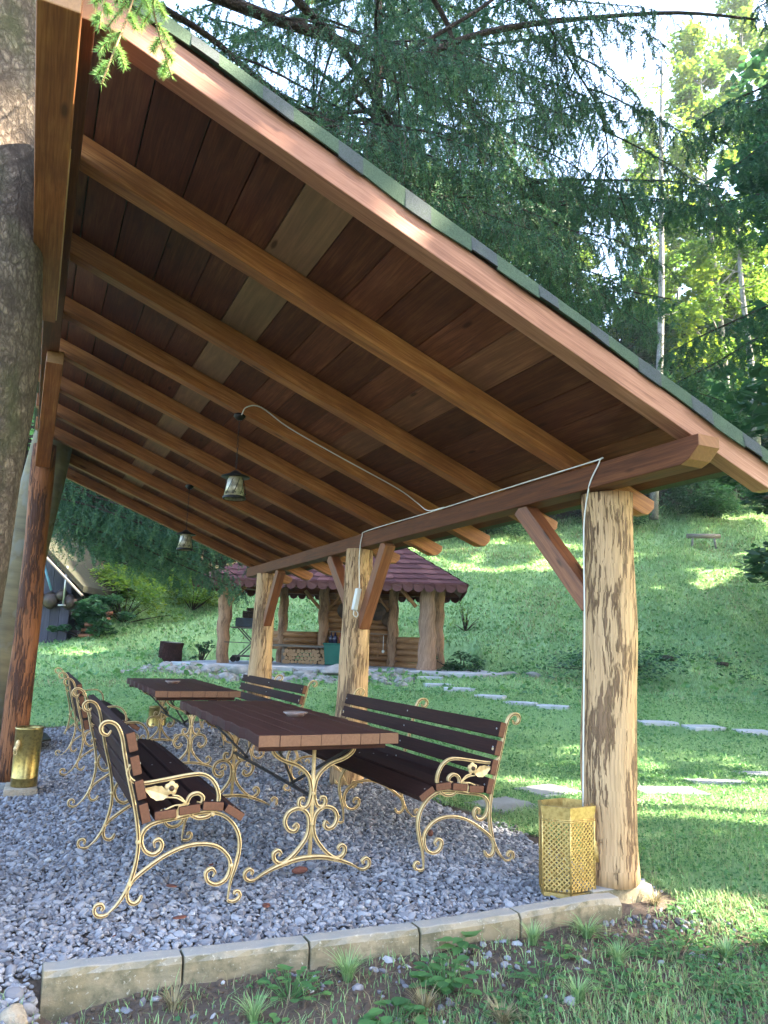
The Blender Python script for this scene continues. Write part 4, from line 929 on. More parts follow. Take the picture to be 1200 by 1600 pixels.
# grill cart with firewood on top
p = HW(18.9, -3.15); p.z = FZ + .02; gc = empty('grill_cart', p, 'blue grey scissor leg grill cart loaded with firewood', 'grill cart', rz=-YAW)
M['blue'] = simple('dark_blue_steel', (.025, .04, .06), (.015, .02, .03), .4, .3)
b = MB(); b.box(-.42, .42, -.28, .28, .86, 1.08); b.build('tray', M['blue'], gc, .01)
b = MB(); b.box(-.52, .50, -.3, .3, .82, .855); b.build('rack', M['darkbar'], gc)
for s_ in (-1, 1):
    b = MB(); b.beam((-.35, .25 * s_, .12), (.35, .25 * s_, .82), .03, .03); b.build('leg', M['darkbar'], gc); b = MB(); b.beam((.35, .22 * s_, .12), (-.35, .22 * s_, .82), .03, .03); b.build('leg', M['darkbar'], gc)
b = MB(); b.box(-.45, .45, -.28, .28, .13, .17); b.build('lower_shelf', M['darkbar'], gc)
for sx_ in (-1, 1):
    for sy_ in (-1, 1):
        b = MB(); b.tube([(.42 * sx_, .26 * sy_ - .02, .075), (.42 * sx_, .26 * sy_ + .02, .075)], .075, 14); b.build('wheel', M['black'], gc)
for k in range(9):
    b = MB(); r_ = random.uniform(.035, .05); b.tube([(-.28, 0, 0), (.22, .03, .01)], r_, 8, random.random(), 0, True, .15, k); o = b.build('firewood_log', M['cabinwood'] if k % 2 else M['barkdark'], None)
    o.location = p + Vector((FU[0] * (k % 4 - 1.5) * .1, FU[1] * (k % 4 - 1.5) * .1, 1.13 + .075 * (k // 4))); o.rotation_euler.z = -YAW + random.uniform(-.3, .3) + (1.3 if k == 8 else 0); tag(o, ['log at the left front of the grill cart pile', 'second log of the bottom layer on the grill cart', 'third log of the bottom layer on the grill cart', 'rear log of the bottom layer on the grill cart', 'front log of the upper layer on the grill cart', 'second log of the upper layer on the grill cart', 'third log of the upper layer on the grill cart', 'rear log of the upper layer on the grill cart', 'log lying crosswise on top of the grill cart pile'][k], 'log', 'logs on the grill cart')
# patio and border rocks
b = MB(); P = [(16.55, 2.1), (16.9, 2.75), (17.8, 2.7), (20.8, 2.5), (22.4, -1.), (21., -4.5), (18.3, -5.0), (17.3, -3.9), (17.05, -1.)]
b.prism([(pl(u, v, 0).x, pl(u, v, 0).y) for u, v in P], .30, FZ); pt_ = b.build('patio', M['patio'], None, .02, kind='structure'); pt_.location = pav.location; pt_.rotation_euler = pav.rotation_euler
k = 0
for (u, v, s_) in [(17.3, 1.95, .3), (17.0, 2.5, .22), (17.5, 2.95, .3), (17.2, 3.5, .25), (16.9, -.9, .45), (16.75, -1.6, .3), (16.3, -2.9, .45), (16.6, -3.6, .3), (15.8, -2.2, .25), (16.2, -1.9, .28), (15.5, -3.1, .3)]:
    q = HW(u, v); rock('garden_rock', (q.x, q.y, q.z + s_ * .12), (s_, s_ * .7, s_ * .35), k * 1.7, M['rock'], 60 + k,
        ['rock at the right front corner of the pavilion patio', 'small flat rock right of the patio', 'rock right of the pavilion below the shrub', 'rightmost rock by the pavilion', 'long dark rock between the two far log posts', 'rock left of the long dark one before the patio', 'big rounded grey rock behind the farther table', 'rock behind the big rounded one', 'low rock closest to the far right bench', 'rock between the far bench and the patio', 'rock just above the farther table edge'][k], 'rock', 'rocks around the pavilion patio'); k += 1
u = rng.uniform(15.3, 17.3, 700); v = rng.uniform(-5.2, .8, 700); x = CAM.x + u * FU[0] + v * FV[0]; y = CAM.y + u * FU[1] + v * FV[1]
pebbles('rubble', np.stack([x, y, height(x, y) + .02], -1), .055 * rng.lognormal(0, .5, 700), M['rock'], 1, None, label='bed of pale stones between the farther table and the pavilion', cat='stones', kind='stuff')

# ------------------------------------------------------------------ stump, log seat, shed
q = HW(18.6, -5.10); st = empty('tree_stump', q, 'thick cut tree stump on the lawn left of the pavilion', 'stump')
b = MB(); b.tube([(0, 0, -.1), (0, 0, .1), (.0, .01, .35), (.01, 0, .52)], [.30, .28, .265, .28], 20, .5, 0, True, .09, 4); b.build('trunk', mat_bark('stump_bark', (.12, .055, .045), (.075, .035, .03), (.03, .016, .014), 9, 12), st)
b = MB(); b.lathe([(.001, .527), (.24, .525), (.255, .50)], n=20); b.build('cut_face', M['greywood'], st)
q = HW(38.14, 16.53); lb_ = empty('log_seat', q, 'rough log seat on two short legs high on the grassy slope', 'seat', rz=-YAW)
b = MB(); b.tube([(-.85, 0, .60), (0, .02, .63), (.85, 0, .64)], [.12, .13, .12], 12, .5, 0, True, .08, 2); b.build('seat_log', M['greywood'], lb_)
for s_ in (-1, 1): b = MB(); b.tube([(.62 * s_, 0, -.1), (.56 * s_, 0, .56)], .06, 8); b.build('leg', M['barkgrey'], lb_)
# shed at the left, gable towards us, roof slope falling right
sh = empty('garden_shed', W(21.0, -9.65, 0), 'dark boarded shed with a mossy sloping roof at the left edge', 'shed', rz=-YAW)
gz = H(*W(20.8, -9.0)[:2]) - .15
b = MB()
for k in range(13):
    x0 = -2.4 + k * .26; xt_ = x0 + .13; zt_ = np.interp(xt_, [-2.4, -1.2, 1.35], [3.4, 4.1, 1.75]) + gz; b.box(x0 + .005, x0 + .255, 0, .04, gz, zt_, 'z')
b.build('gable_wall', M['shedwood'], sh)
b = MB(); b.box(-2.4, .98, .05, 3.5, gz, gz + 1.9, 'z', .3); b.build('side_walls', M['shedwood'], sh)
M['moss'] = simple('mossy_roof_board', (.030, .027, .020), (.04, .042, .024), .95, 0, 4, .6, .2, .02)
b = MB(); b.hexa([(-1.2, -.35, gz + 4.05), (-1.2, 3.6, gz + 4.05), (-1.2, 3.6, gz + 4.25), (-1.2, -.35, gz + 4.25), (1.46, -.35, gz + 1.58), (1.46, 3.6, gz + 1.58), (1.46, 3.6, gz + 1.76), (1.46, -.35, gz + 1.76)], .4); b.build('roof', M['moss'], sh, .02)
b = MB(); b.hexa([(-1.2, -.35, gz + 4.05), (-2.6, -.35, gz + 3.0), (-2.6, 3.6, gz + 3.0), (-1.2, 3.6, gz + 4.05), (-1.2, -.35, gz + 4.25), (-2.6, -.35, gz + 3.2), (-2.6, 3.6, gz + 3.2), (-1.2, 3.6, gz + 4.25)], .4); b.build('roof', M['moss'], sh, .02)
b = MB(); b.beam((-1.2, -.36, gz + 3.96), (1.45, -.36, gz + 1.50), .04, .16, (0, 1, 0)); b.build('barge_board', M['greywood'], sh)
for k, (v, z, r_) in enumerate([(-9.15, 1.45, .24), (-8.62, 1.42, .22), (-8.85, 1.60, .17), (-9.5, 1.5, .2)]):
    b = MB(); b.lathe([(.001, .13), (r_ * .4, .12), (r_ * .75, .08), (r_, .0), (r_ * .96, -.01), (.001, .02)], n=24); o = b.build('wok', M['pan'], None); o.location = W(20.86, v, gz + z - .1); o.rotation_euler = (R(90), 0, -YAW)
    tag(o, ['large round black wok in the middle of the shed wall', 'black wok hanging at the right end of the shed wall', 'smaller wok hanging between the two large ones', 'wok partly hidden by the shelter post'][k], 'wok', 'woks hanging on the shed')
pmp = empty('hand_pump', W(20.7, -8.72, gz), 'pale metal tool with a crossbar hanging on the shed wall', 'tool', rz=-YAW)
b = MB(); b.tube([(0, 0, 1.25), (0, 0, 2.3)], .03, 8); b.tube([(-.14, 0, 1.22), (.06, 0, 1.22)], .025, 8); b.tube([(-.16, 0, 2.2), (.02, 0, 2.22)], .02, 8); b.build('shaft', M['bolt'], pmp)
b = MB(); b.tube([(-.62, 0, 2.3), (-.35, 0, 1.62)], .035, 8); o = b.build('saw_blade', simple('teal_painted_steel', (.10, .25, .30), None, .5), None); o.location = W(20.72, -8.75, gz); o.rotation_euler.z = -YAW; tag(o, 'slanting teal bar leaning on the shed wall', 'bar')
for k in range(6):
    b = MB(); b.tube([(-.3, 0, 0), (.3, .05, .02)], random.uniform(.04, .07), 8, random.random(), 0, True, .1, k); o = b.build('scrap_log', M['brace'], None); o.location = W(20.95 + .1 * k, -8.1 + .04 * k, gz + .25 + .16 * k); o.rotation_euler.z = -YAW + .2 * k - .3; tag(o, 'reddish log in the pile beside the shed, %s from the ground' % ['lowest', 'second', 'third', 'fourth', 'fifth', 'topmost'][k], 'log', 'logs piled beside the shed')

# ------------------------------------------------------------------ grass
def blades(name, P, h, wd, bend, tones, mat, seg=1, **kw):
    n = len(P); a = rng.uniform(0, 6.283, n); d = np.stack([np.cos(a), np.sin(a), np.zeros(n)], -1); s_ = np.stack([-np.sin(a), np.cos(a), np.zeros(n)], -1)
    b_ = bend * rng.uniform(.2, 1, n)
    up_ = np.array([0, 0, 1.])
    if seg == 1:
        V = np.stack([P - s_ * wd[:, None] / 2, P + s_ * wd[:, None] / 2, P + up_ * h[:, None] + d * (h * b_)[:, None]], 1); F = np.arange(n * 3).reshape(n, 3)
        return mass(name, V.reshape(-1, 3), F, tones, mat, **kw)
    m1 = P + up_ * (h * .55)[:, None] + d * (h * b_ * .3)[:, None]; t = P + up_ * (h * (1 - .25 * b_))[:, None] + d * (h * b_)[:, None]
    w2 = s_ * wd[:, None] / 2
    V = np.stack([P - w2, P + w2, m1 + w2 * .8, m1 - w2 * .8, t + w2 * .12, t - w2 * .12], 1); o = (np.arange(n) * 6)[:, None]
    F = np.concatenate([o + [0, 1, 2, 3], o + [3, 2, 4, 5]], 1).reshape(-1, 4)
    return mass(name, V.reshape(-1, 3), F, np.repeat(tones, 2), mat, **kw)
def scatter_uv(n, u0_, u1_, vmin, vmax, pw=1.0):
    u = u0_ + (u1_ - u0_) * rng.uniform(0, 1, n) ** pw; lo = np.maximum(vmin, -.66 * u - .3); hi = np.minimum(vmax, .62 * u + .3); v = lo + (hi - lo) * rng.uniform(0, 1, n)
    x = CAM.x + u * FU[0] + v * FV[0]; y = CAM.y + u * FU[1] + v * FV[1]; return u, v, x, y
def patch(x, y): return .5 + .25 * np.sin(x * 1.7 + np.sin(y * 1.3) * 2) + .25 * np.sin(y * 2.3 + np.sin(x * 2.1) * 1.7)
def lawn_mask(x, y, u, v):
    g = (x < .38 + .06 * np.sin(y * 7)) & (y > kerb_back(x) - .12) & (y < 7.5) & ((x > -2.66) | (y > -.6))
    g |= (x > -.15) & (x < .33) & (y > .06) & (y < .46)
    return ~g
def slab_mask(x, y):
    k = np.zeros(len(x), bool)
    for (sx_, sy_, a, c, r_) in steps:
        dx, dy = x - sx_, y - sy_; k |= (np.abs(dx * math.cos(r_) + dy * math.sin(r_)) < a * .43) & (np.abs(-dx * math.sin(r_) + dy * math.cos(r_)) < c * .41)
    for (su, sv) in far_steps:
        p = W(su, sv); k |= ((x - p.x) ** 2 + (y - p.y) ** 2 < .05)
    return k
def pav_mask(u, v): return (u > 16.9) & (u < 22.3) & (v > -5.0) & (v < 2.4)
# near: blades, thin over the soil strip
u, v, x, y = scatter_uv(150000, 1.7, 6.5, -3, 5); k = lawn_mask(x, y, u, v) & ~slab_mask(x, y)
band = lambda x, y: np.clip(sm(.45, .1, x) * sm(-.62 + .25 * np.sin(x * 3), -.30 + .2 * np.sin(x * 3), y - .45 * sm(-.9, -1.9, x) * 0 + .55 * sm(-.9, -2.0, x)) * (y < .1), 0, 1)
def sm_(a, b, t): return sm(a, b, t)
soil = band(x, y); pt = patch(x * 2.2, y * 2.2)
k &= rng.uniform(0, 1, len(x)) < (1 - .78 * soil) * (.45 + .55 * pt); u, v, x, y, pt = u[k], v[k], x[k], y[k], pt[k]; n = len(x); P = np.stack([x, y, height(x, y) - .004], -1)
h = rng.uniform(.02, .055, n) * (.7 + .6 * pt) + (rng.uniform(0, 1, n) < .05) * .04
blades('lawn_grass', P, h, rng.uniform(.0028, .006, n), .9, np.clip(.25 + .5 * pt + rng.normal(0, .18, n), 0, 1), M['grass'], 2, label='short grass growing close to the kerb and front post', cat='grass', kind='stuff')
k = rng.uniform(0, 1, n) < .10 + .15 * (y < -.1); nn = int(k.sum()); blades('dry_grass', P[k] + rng.normal(0, .01, (nn, 3)) * [1, 1, 0], rng.uniform(.03, .09, nn), rng.uniform(.002, .004, nn), 1.6, rng.uniform(0, 1, nn), M['drygrass'], 2, label='dry straw coloured grass stems among the green', cat='grass', kind='stuff')
# clover-like leaves close to the ground
def clover(name, n_, u0_, u1_, vmin, vmax, size, dens, mat, hz=.03, **kw):
    u, v, x, y = scatter_uv(n_, u0_, u1_, vmin, vmax, .8); pt = patch(x * 1.3 + 5, y * 1.3)
    soil = band(x, y)
    k = lawn_mask(x, y, u, v) & ~slab_mask(x, y) & ~pav_mask(u, v) & (rng.uniform(0, 1, len(x)) < dens * (1 - .97 * soil) * (.25 + .9 * pt)); x, y, u, pt = x[k], y[k], u[k], pt[k]; n = len(x)
    P = np.stack([x, y, height(x, y) + rng.uniform(.005, hz, n)], -1); s_ = size * rng.uniform(.6, 1.35, n); Rm = tilt_rot(n, .5)
    pent = np.array([[math.cos(t), math.sin(t) * .8, .12 * math.cos(2 * t)] for t in np.arange(5) * 1.2566]); V = np.einsum('nij,kj->nki', Rm, pent) * s_[:, None, None] + P[:, None]
    return mass(name, V.reshape(-1, 3), np.arange(n * 5).reshape(n, 5), np.clip(.15 + .5 * pt + rng.normal(0, .2, n), 0, 1), mat, **kw)
clover('clover', 110000, 1.7, 8.5, -.8, 5.2, .0095, .8, M['herb'], .035, label='low clover leaves covering the lawn near the front post', cat='clover', kind='stuff')
u, v, x, y = scatter_uv(170000, 6.2, 14, -9.5, 9, .8); k = lawn_mask(x, y, u, v) & ~slab_mask(x, y); u, v, x, y = u[k], v[k], x[k], y[k]; n = len(x); pt = patch(x, y)
blades('lawn_grass', np.stack([x, y, height(x, y) - .004], -1), rng.uniform(.025, .06, n), rng.uniform(.006, .013, n), .9, np.clip(.3 + .45 * pt + rng.normal(0, .17, n), 0, 1), M['grass'], 1, label='mown lawn behind the picnic shelter', cat='grass', kind='stuff')
clover('clover', 70000, 7.5, 15, -9, 9.5, .020, .5, M['herb'], .05, label='broad leaved weeds in the lawn beyond the shelter', cat='weeds', kind='stuff')
u, v, x, y = scatter_uv(230000, 13.5, 47, -30, 40, 1.15); k = ~slab_mask(x, y) & ~pav_mask(u, v) & (u < forest_edge(v) + 1.5); u, v, x, y = u[k], v[k], x[k], y[k]; n = len(x); pt = np.clip(.5 * patch(x * .6, y * .6) + .5 * patch(x * 2.1, y * 1.7) + .0, 0, 1)
sc = np.clip(u / 20, .7, 2.2)
blades('meadow_grass', np.stack([x, y, height(x, y) - .01], -1), rng.uniform(.05, .11, n) * sc, rng.uniform(.02, .05, n) * sc, 1.0, np.clip(.12 + .75 * pt + rng.normal(0, .25, n), 0, 1), M['grass'], 1, label='rough meadow grass on the slope behind the pavilion', cat='grass', kind='stuff')
kk = (rng.uniform(0, 1, n) < .05 + .25 * (patch(x * .35 + 3, y * .35) > .82)); blades('dry_meadow_grass', np.stack([x, y, height(x, y)], -1)[kk], rng.uniform(.05, .10, kk.sum()) * sc[kk], rng.uniform(.02, .04, kk.sum()) * sc[kk], 1.4, rng.uniform(0, 1, kk.sum()), M['drygrass'], 1, label='dry patches in the meadow on the slope', cat='grass', kind='stuff')
clover('meadow_herbs', 60000, 14, 44, -26, 28, .055, .55, M['herb'], .10, label='low leafy plants dotted over the grassy slope', cat='weeds', kind='stuff')

# ------------------------------------------------------------------ small plants in front
def tuft(name, x, y, n_, hgt, spread, mat, label, group=None, wd=.0036):
    a = rng.uniform(0, 6.283, n_); r_ = rng.uniform(0, .02, n_); P = np.stack([r_ * np.cos(a), r_ * np.sin(a), np.zeros(n_)], -1); h = hgt * rng.uniform(.5, 1, n_); V = []; 
    d = np.stack([np.cos(a), np.sin(a), np.zeros(n_)], -1); s_ = np.stack([-np.sin(a), np.cos(a), np.zeros(n_)], -1) * wd / 2; bn = spread * rng.uniform(.3, 1, n_)
    pts = []
    for t in (0, .35, .7, 1): pts.append(P + d * (h * bn * t ** 1.8)[:, None] + np.array([0, 0, 1.]) * (h * (t - .45 * bn * t * t))[:, None])
    V = np.stack([pts[0] - s_, pts[0] + s_, pts[1] + s_, pts[1] - s_, pts[2] + s_ * .8, pts[2] - s_ * .8, pts[3] + s_ * .1, pts[3] - s_ * .1], 1); o = (np.arange(n_) * 8)[:, None]
    F = np.concatenate([o + [0, 1, 2, 3], o + [3, 2, 4, 5], o + [5, 4, 6, 7]], 1).reshape(-1, 4)
    ob = mass(name, V.reshape(-1, 3), F, np.repeat(rng.uniform(0, 1, n_), 3), mat); ob.location = (x, y, H(x, y)); return tag(ob, label, 'grass tuft', group)
def herb(name, x, y, n_, size, hgt, label, rad=.09, mat='herb', longish=1.3):
    root = empty(name, (x, y, H(x, y)), label, 'plant'); a = rng.uniform(0, 6.283, n_); rr = rad * np.sqrt(rng.uniform(.03, 1, n_)); z = hgt * rng.uniform(.35, 1, n_) * (1.1 - .5 * rr / rad)
    C = np.stack([rr * np.cos(a), rr * np.sin(a), z], -1); s_ = size * rng.uniform(.6, 1.2, n_); tilt = rng.uniform(.1, .7, n_); d = np.stack([np.cos(a) * np.cos(tilt), np.sin(a) * np.cos(tilt), -np.sin(tilt) * .5 + .2], -1); sd = np.stack([-np.sin(a), np.cos(a), np.zeros(n_)], -1); up_ = np.cross(d, sd)
    out = [(0, 0, 0), (.35, .42, .06), (.75, .5, .05), (1.15, .3, 0), (longish, 0, -.05), (1.15, -.3, 0), (.75, -.5, .05), (.35, -.42, .06)]
    V = np.stack([C + (d * p[0] + sd * p[1] + up_ * p[2]) * s_[:, None] for p in out] , 1); o = (np.arange(n_) * 8)[:, None]
    F = np.concatenate([o + [0, 1, 2, 3], o + [0, 3, 4, 5], o + [0, 5, 6, 7]], 1).reshape(-1, 4); mass('leaves', V.reshape(-1, 3), F, np.repeat(np.clip(rng.normal(.5, .25, n_), 0, 1), 3), M[mat], root)
    b = MB()
    for i in range(n_): b.tube([(C[i][0] * .25, C[i][1] * .25, 0), (C[i][0] * .7, C[i][1] * .7, z[i] * .6), tuple(C[i])], .0014, 4)
    b.build('stems', M['herb'], root); return root
tuft('grass_tuft', -1.52, -.14, 120, .15, .9, M['grass'], 'bright spiky grass tuft in front of the third kerb block')
tuft('grass_tuft', -2.18, -.10, 60, .11, .9, M['drygrass'], 'thin dry tuft in front of the first kerb joint')
tuft('grass_tuft', -1.35, -.46, 90, .13, .8, M['drygrass'], 'yellow green tuft at the bottom centre')
tuft('grass_tuft', -.35, -.16, 130, .13, 1.3, M['grass'], 'limp grey green tuft before the chipped kerb end')
tuft('grass_tuft', .27, .05, 90, .10, 1.3, M['drygrass'], 'brown dry tuft at the foot of the front post')
tuft('grass_tuft', -1.95, -.33, 70, .12, .9, M['grass'], 'sparse green tuft below the second kerb block')
herb('weed', -1.18, -.33, 60, .042, .12, 'bushy dark green weed with rounded leaves in front of the kerb', .12)
herb('weed', -1.50, -.52, 30, .050, .08, 'broad leaved yellow green weed at the bottom edge', .08)
herb('weed', -1.78, -.22, 46, .030, .10, 'low green weed left of the bright grass tuft', .12)
herb('weed', -.96, -.07, 9, .055, .09, 'small plant with long pointed leaves against the fourth kerb block', .03, longish=2.)
herb('weed', -.62, -.32, 18, .030, .05, 'flat little rosette on the bare soil', .06)
herb('weed', -2.93, .10, 26, .05, .18, 'green plant at the left edge beside the gravel', .10)
herb('weed', -.10, -.45, 50, .030, .06, 'clump of pale leaves left of the sunny lawn', .14)
herb('weed', -.52, -.62, 60, .028, .07, 'leafy weed clump at the bottom right of the soil', .16)
for i, (x, y, n_, s_, hh, lb) in enumerate([(-1.02, -.58, 46, .024, .07, 'leafy weed at the bottom edge right of the broad leaved one'), (-.80, -.42, 40, .022, .06, 'small leaved weed below the fourth kerb block'), (-.30, -.34, 46, .022, .06, 'pale clump of leaves before the chipped kerb end'),
    (.10, -.30, 60, .020, .06, 'clover like clump below the front post footing'), (.38, -.10, 60, .022, .07, 'weed clump right of the front post footing'), (-1.95, -.48, 34, .024, .05, 'weed at the bottom left below the second kerb block'), (.42, -.52, 70, .024, .08, 'leafy clump near the bottom right corner'), (-.15, -.75, 70, .022, .07, 'dark leafy clump at the bottom edge right of centre')]):
    herb('weed', x, y, n_, s_, hh, lb, .12)
for i, (x, y, lb) in enumerate([(-.78, -.62, 'upright grass tuft at the bottom right of centre'), (-.42, -.44, 'upright grass tuft on the soil below the golden bin'), (.12, -.52, 'grass tuft in the lower right corner area'), (-1.12, -.62, 'straw coloured tuft at the bottom edge'), (-.62, -.12, 'wispy tuft against the fourth kerb joint')]):
    tuft('grass_tuft', x, y, 110, .12, .9, M['drygrass' if 'straw' in lb else 'grass'], lb)
# fallen leaves / cones on the gravel
M['cone'] = simple('red_brown_dry_leaf', (.16, .055, .035), (.09, .035, .025), .8, 0, 20)
for i, (x, y, lb) in enumerate([(-1.35, .95, 'brown spruce cone lying by the near table foot'), (-.28, 1.45, 'brown spruce cone under the near right bench'), (-2.02, .95, 'dark red leaf on the gravel under the near left bench'), (-2.06, .50, 'small red leaf on the gravel near the first kerb blocks'), (-1.66, .52, 'brown leaf on the gravel between bench and table')]):
    b = MB(); cone = 'cone' in lb; b.ball((0, 0, .018 if cone else .006), .028 if cone else .026, 10, squash=(1.7, .7, .7) if cone else (1.3, .8, .16)); o = b.build('spruce_cone' if cone else 'fallen_leaf', M['cone'], None); o.location = (x, y, .018); o.rotation_euler.z = i * 1.1; tag(o, lb, 'cone' if cone else 'leaf')
x = rng.uniform(-3., .3, 70); y = rng.uniform(.3, 6.5, 70); Rm = tilt_rot(70, .25); pent = np.array([[math.cos(t), math.sin(t) * .55, .15 * math.cos(2 * t)] for t in np.arange(6) * 1.0472])
V = np.einsum('nij,kj->nki', Rm, pent) * (rng.uniform(.008, .020, 70))[:, None, None] + np.stack([x, y, np.full(70, .026)], -1)[:, None]
mass('leaf_litter', V.reshape(-1, 3), np.arange(420).reshape(70, 6), np.full(70, .5), M['cone'], label='small dry leaves scattered over the gravel', cat='leaf litter', kind='stuff')
# molehills
for i, (u, v) in enumerate([(18.2, 6.9), (18.15, 8.2)]):
    q = HW(u, v); rock('molehill', (q.x, q.y, q.z + .03), (.26, .20, .085), i, simple('dark_soil_%d' % i, (.06, .05, .04), (.03, .025, .02), 1, 0, 12, 1, .1, .03), 80 + i, ['left dark molehill on the grassy mound', 'right dark molehill on the grassy mound'][i], 'molehill', 'molehills on the mound')

# ------------------------------------------------------------------ foliage builders
def leaf_cloud(centres, radii, per, size, seed, flat=.55):
    """leaf quads in clumps; centres (m,3), radii (m,)"""
    g = np.random.default_rng(seed); m_ = len(centres); n = m_ * per; C = np.repeat(centres, per, 0); r_ = np.repeat(radii, per)
    d = g.normal(size=(n, 3)); d /= np.linalg.norm(d, axis=1)[:, None]; rad = r_ * g.uniform(.25, 1, n) ** .5; P = C + d * rad[:, None] * np.array([1, 1, flat])
    a = g.uniform(0, 6.283, n); t = g.normal(0, .5, n); s_ = size * g.uniform(.6, 1.3, n)
    ex = np.stack([np.cos(a), np.sin(a), np.sin(t) * .6], -1); ey = np.stack([-np.sin(a), np.cos(a), g.normal(0, .45, n)], -1)
    V = np.stack([P - ex * s_[:, None], P - ey * (s_ * .5)[:, None], P + ex * s_[:, None], P + ey * (s_ * .5)[:, None]], 1)
    tone = np.clip(np.repeat(g.uniform(.15, .75, m_), per) + g.normal(0, .14, n), 0, 1)
    return V.reshape(-1, 3), np.arange(n * 4).reshape(n, 4), tone
def make_broadleaf(seed, h, cr, cz0, per, size, mat, barkm, nclump=46, tr=.16):
    g = np.random.default_rng(seed); root = empty('broadleaf_tree', (0, 0, 0)); rr = random.Random(seed)
    lean = g.normal(0, .03, 2) * h; pts = [(lean[0] * (t ** 1.5) + .12 * math.sin(t * 6 + seed), lean[1] * t ** 1.5 + .1 * math.sin(t * 5 + 2 * seed), h * t * .96 - .4) for t in np.linspace(0, 1, 12)]
    b = MB(); b.tube(pts, [tr * (1 - .88 * t) + .01 for t in np.linspace(0, 1, 12)], 8, .5, 0, True, .06, seed)
    cen = []; rad = []
    for i in range(nclump):
        t = g.uniform(0, 1); z = cz0 + (h - cz0) * t; prof = cr * (.35 + .65 * math.sin(math.pi * min(1, t * .85 + .15)) ) * (1 - .45 * t); a = g.uniform(0, 6.283); q = prof * g.uniform(.35, 1.)
        tt = z / h; cx_ = np.interp(z, [p[2] for p in pts], [p[0] for p in pts]); cy_ = np.interp(z, [p[2] for p in pts], [p[1] for p in pts]); c = (cx_ + q * math.cos(a), cy_ + q * math.sin(a), z)
        cen.append(c); rad.append(g.uniform(.5, 1.05) * cr * .30); b.tube([(cx_, cy_, z - q * .5), ((cx_ + c[0]) / 2, (cy_ + c[1]) / 2, z - q * .18), c], [.045, .03, .012], 5)
    b.build('trunk', barkm, root); V, F, tn = leaf_cloud(np.array(cen), np.array(rad), per, size, seed); mass('crown', V, F, tn, mat, root); return root
def needles(paths, rad, spacing, length, wd, seed, per=3, tone_base=None):
    """paths: list of (k,3) polylines (all the same k); needles set round them"""
    g = np.random.default_rng(seed); P = np.array(paths); n, k, _ = P.shape; seg = P[:, 1:] - P[:, :-1]; L = np.linalg.norm(seg, axis=2); tot = L.sum(1); cnt = max(2, int(np.mean(tot) / spacing)); out = []
    t = (np.arange(cnt) + .5) / cnt; ti = t * (k - 1); i0 = np.clip(ti.astype(int), 0, k - 2); f = ti - i0
    base = P[:, i0] * (1 - f)[None, :, None] + P[:, i0 + 1] * f[None, :, None]; dr = seg[:, i0] / (L[:, i0][..., None] + 1e-9)
    base = np.repeat(base.reshape(-1, 3), per, 0); dr = np.repeat(dr.reshape(-1, 3), per, 0); m_ = len(base); rv = g.normal(size=(m_, 3)); rv -= dr * (rv * dr).sum(1)[:, None]; rv /= np.linalg.norm(rv, axis=1)[:, None] + 1e-9
    d = dr * g.uniform(.45, .9, m_)[:, None] + rv; d /= np.linalg.norm(d, axis=1)[:, None]; s_ = np.cross(d, g.normal(size=(m_, 3))); s_ /= np.linalg.norm(s_, axis=1)[:, None] + 1e-9
    l = length * g.uniform(.7, 1.2, m_); V = np.stack([base - s_ * wd / 2, base + s_ * wd / 2, base + d * l[:, None]], 1)
    tb_ = np.repeat(g.uniform(.1, .9, n), cnt * per) if tone_base is None else np.repeat(tone_base, cnt * per); tip = np.tile(np.repeat(t, per), n)
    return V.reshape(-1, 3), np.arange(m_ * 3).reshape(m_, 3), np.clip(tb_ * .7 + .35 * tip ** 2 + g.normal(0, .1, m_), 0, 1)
def limb_path(p0, az, L, droop, rise, k=9, seed=0):
    g = random.Random(seed); pts = []; 
    for i in range(k):
        t = i / (k - 1); wob = .06 * L * math.sin(t * 5 + seed) * t
        pts.append(Vector((p0[0] + math.cos(az) * L * t - math.sin(az) * wob, p0[1] + math.sin(az) * L * t + math.cos(az) * wob, p0[2] + rise * L * t - droop * L * t ** 1.7 + (.10 * L * max(0, t - .75)))))
    return pts
def hang_twigs(limb, g, step, lmin, lmax, side=.35, k=5, start=.12, curtain=1.):
    """pendulous side shoots along a limb, each a short drooping polyline, with smaller ones off it"""
    out = []; P = [np.array(p) for p in limb]; seglen = sum(np.linalg.norm(P[i + 1] - P[i]) for i in range(len(P) - 1)); n = int(seglen * (1 - start) / step)
    for j in range(n):
        t = start + (1 - start) * (j + g.uniform(0, 1)) / n; ti = t * (len(P) - 1); i = min(int(ti), len(P) - 2); p = P[i] * (1 - ti + i) + P[i + 1] * (ti - i); d = P[i + 1] - P[i]; d /= np.linalg.norm(d); sd = np.array([-d[1], d[0], 0]) * (1 if j % 2 else -1); sd /= np.linalg.norm(sd) + 1e-9
        L = g.uniform(lmin, lmax) * (1.05 - .55 * t); dirv = d * g.uniform(.2, .7) + sd * g.uniform(side * .4, side * 1.4); pts = [p]; cur = dirv / np.linalg.norm(dirv); st = L / (k - 1)
        for q in range(k - 1):
            cur = cur + np.array([0, 0, -.55 * curtain]) + g.normal(0, .10, 3); cur /= np.linalg.norm(cur); pts.append(pts[-1] + cur * st)
        out.append(pts)
        for e in range(1, k - 1):
            if g.uniform() < .75:
                l2 = L * g.uniform(.25, .5); s2 = g.normal(size=3); s2[2] = -.3; s2 /= np.linalg.norm(s2); c2 = cur * .4 + s2; pp = [pts[e]]; c2 /= np.linalg.norm(c2)
                for q in range(k - 1): c2 = c2 + np.array([0, 0, -.35 * curtain]); c2 /= np.linalg.norm(c2); pp.append(pp[-1] + c2 * l2 / (k - 1))
                out.append(pp)
    return out
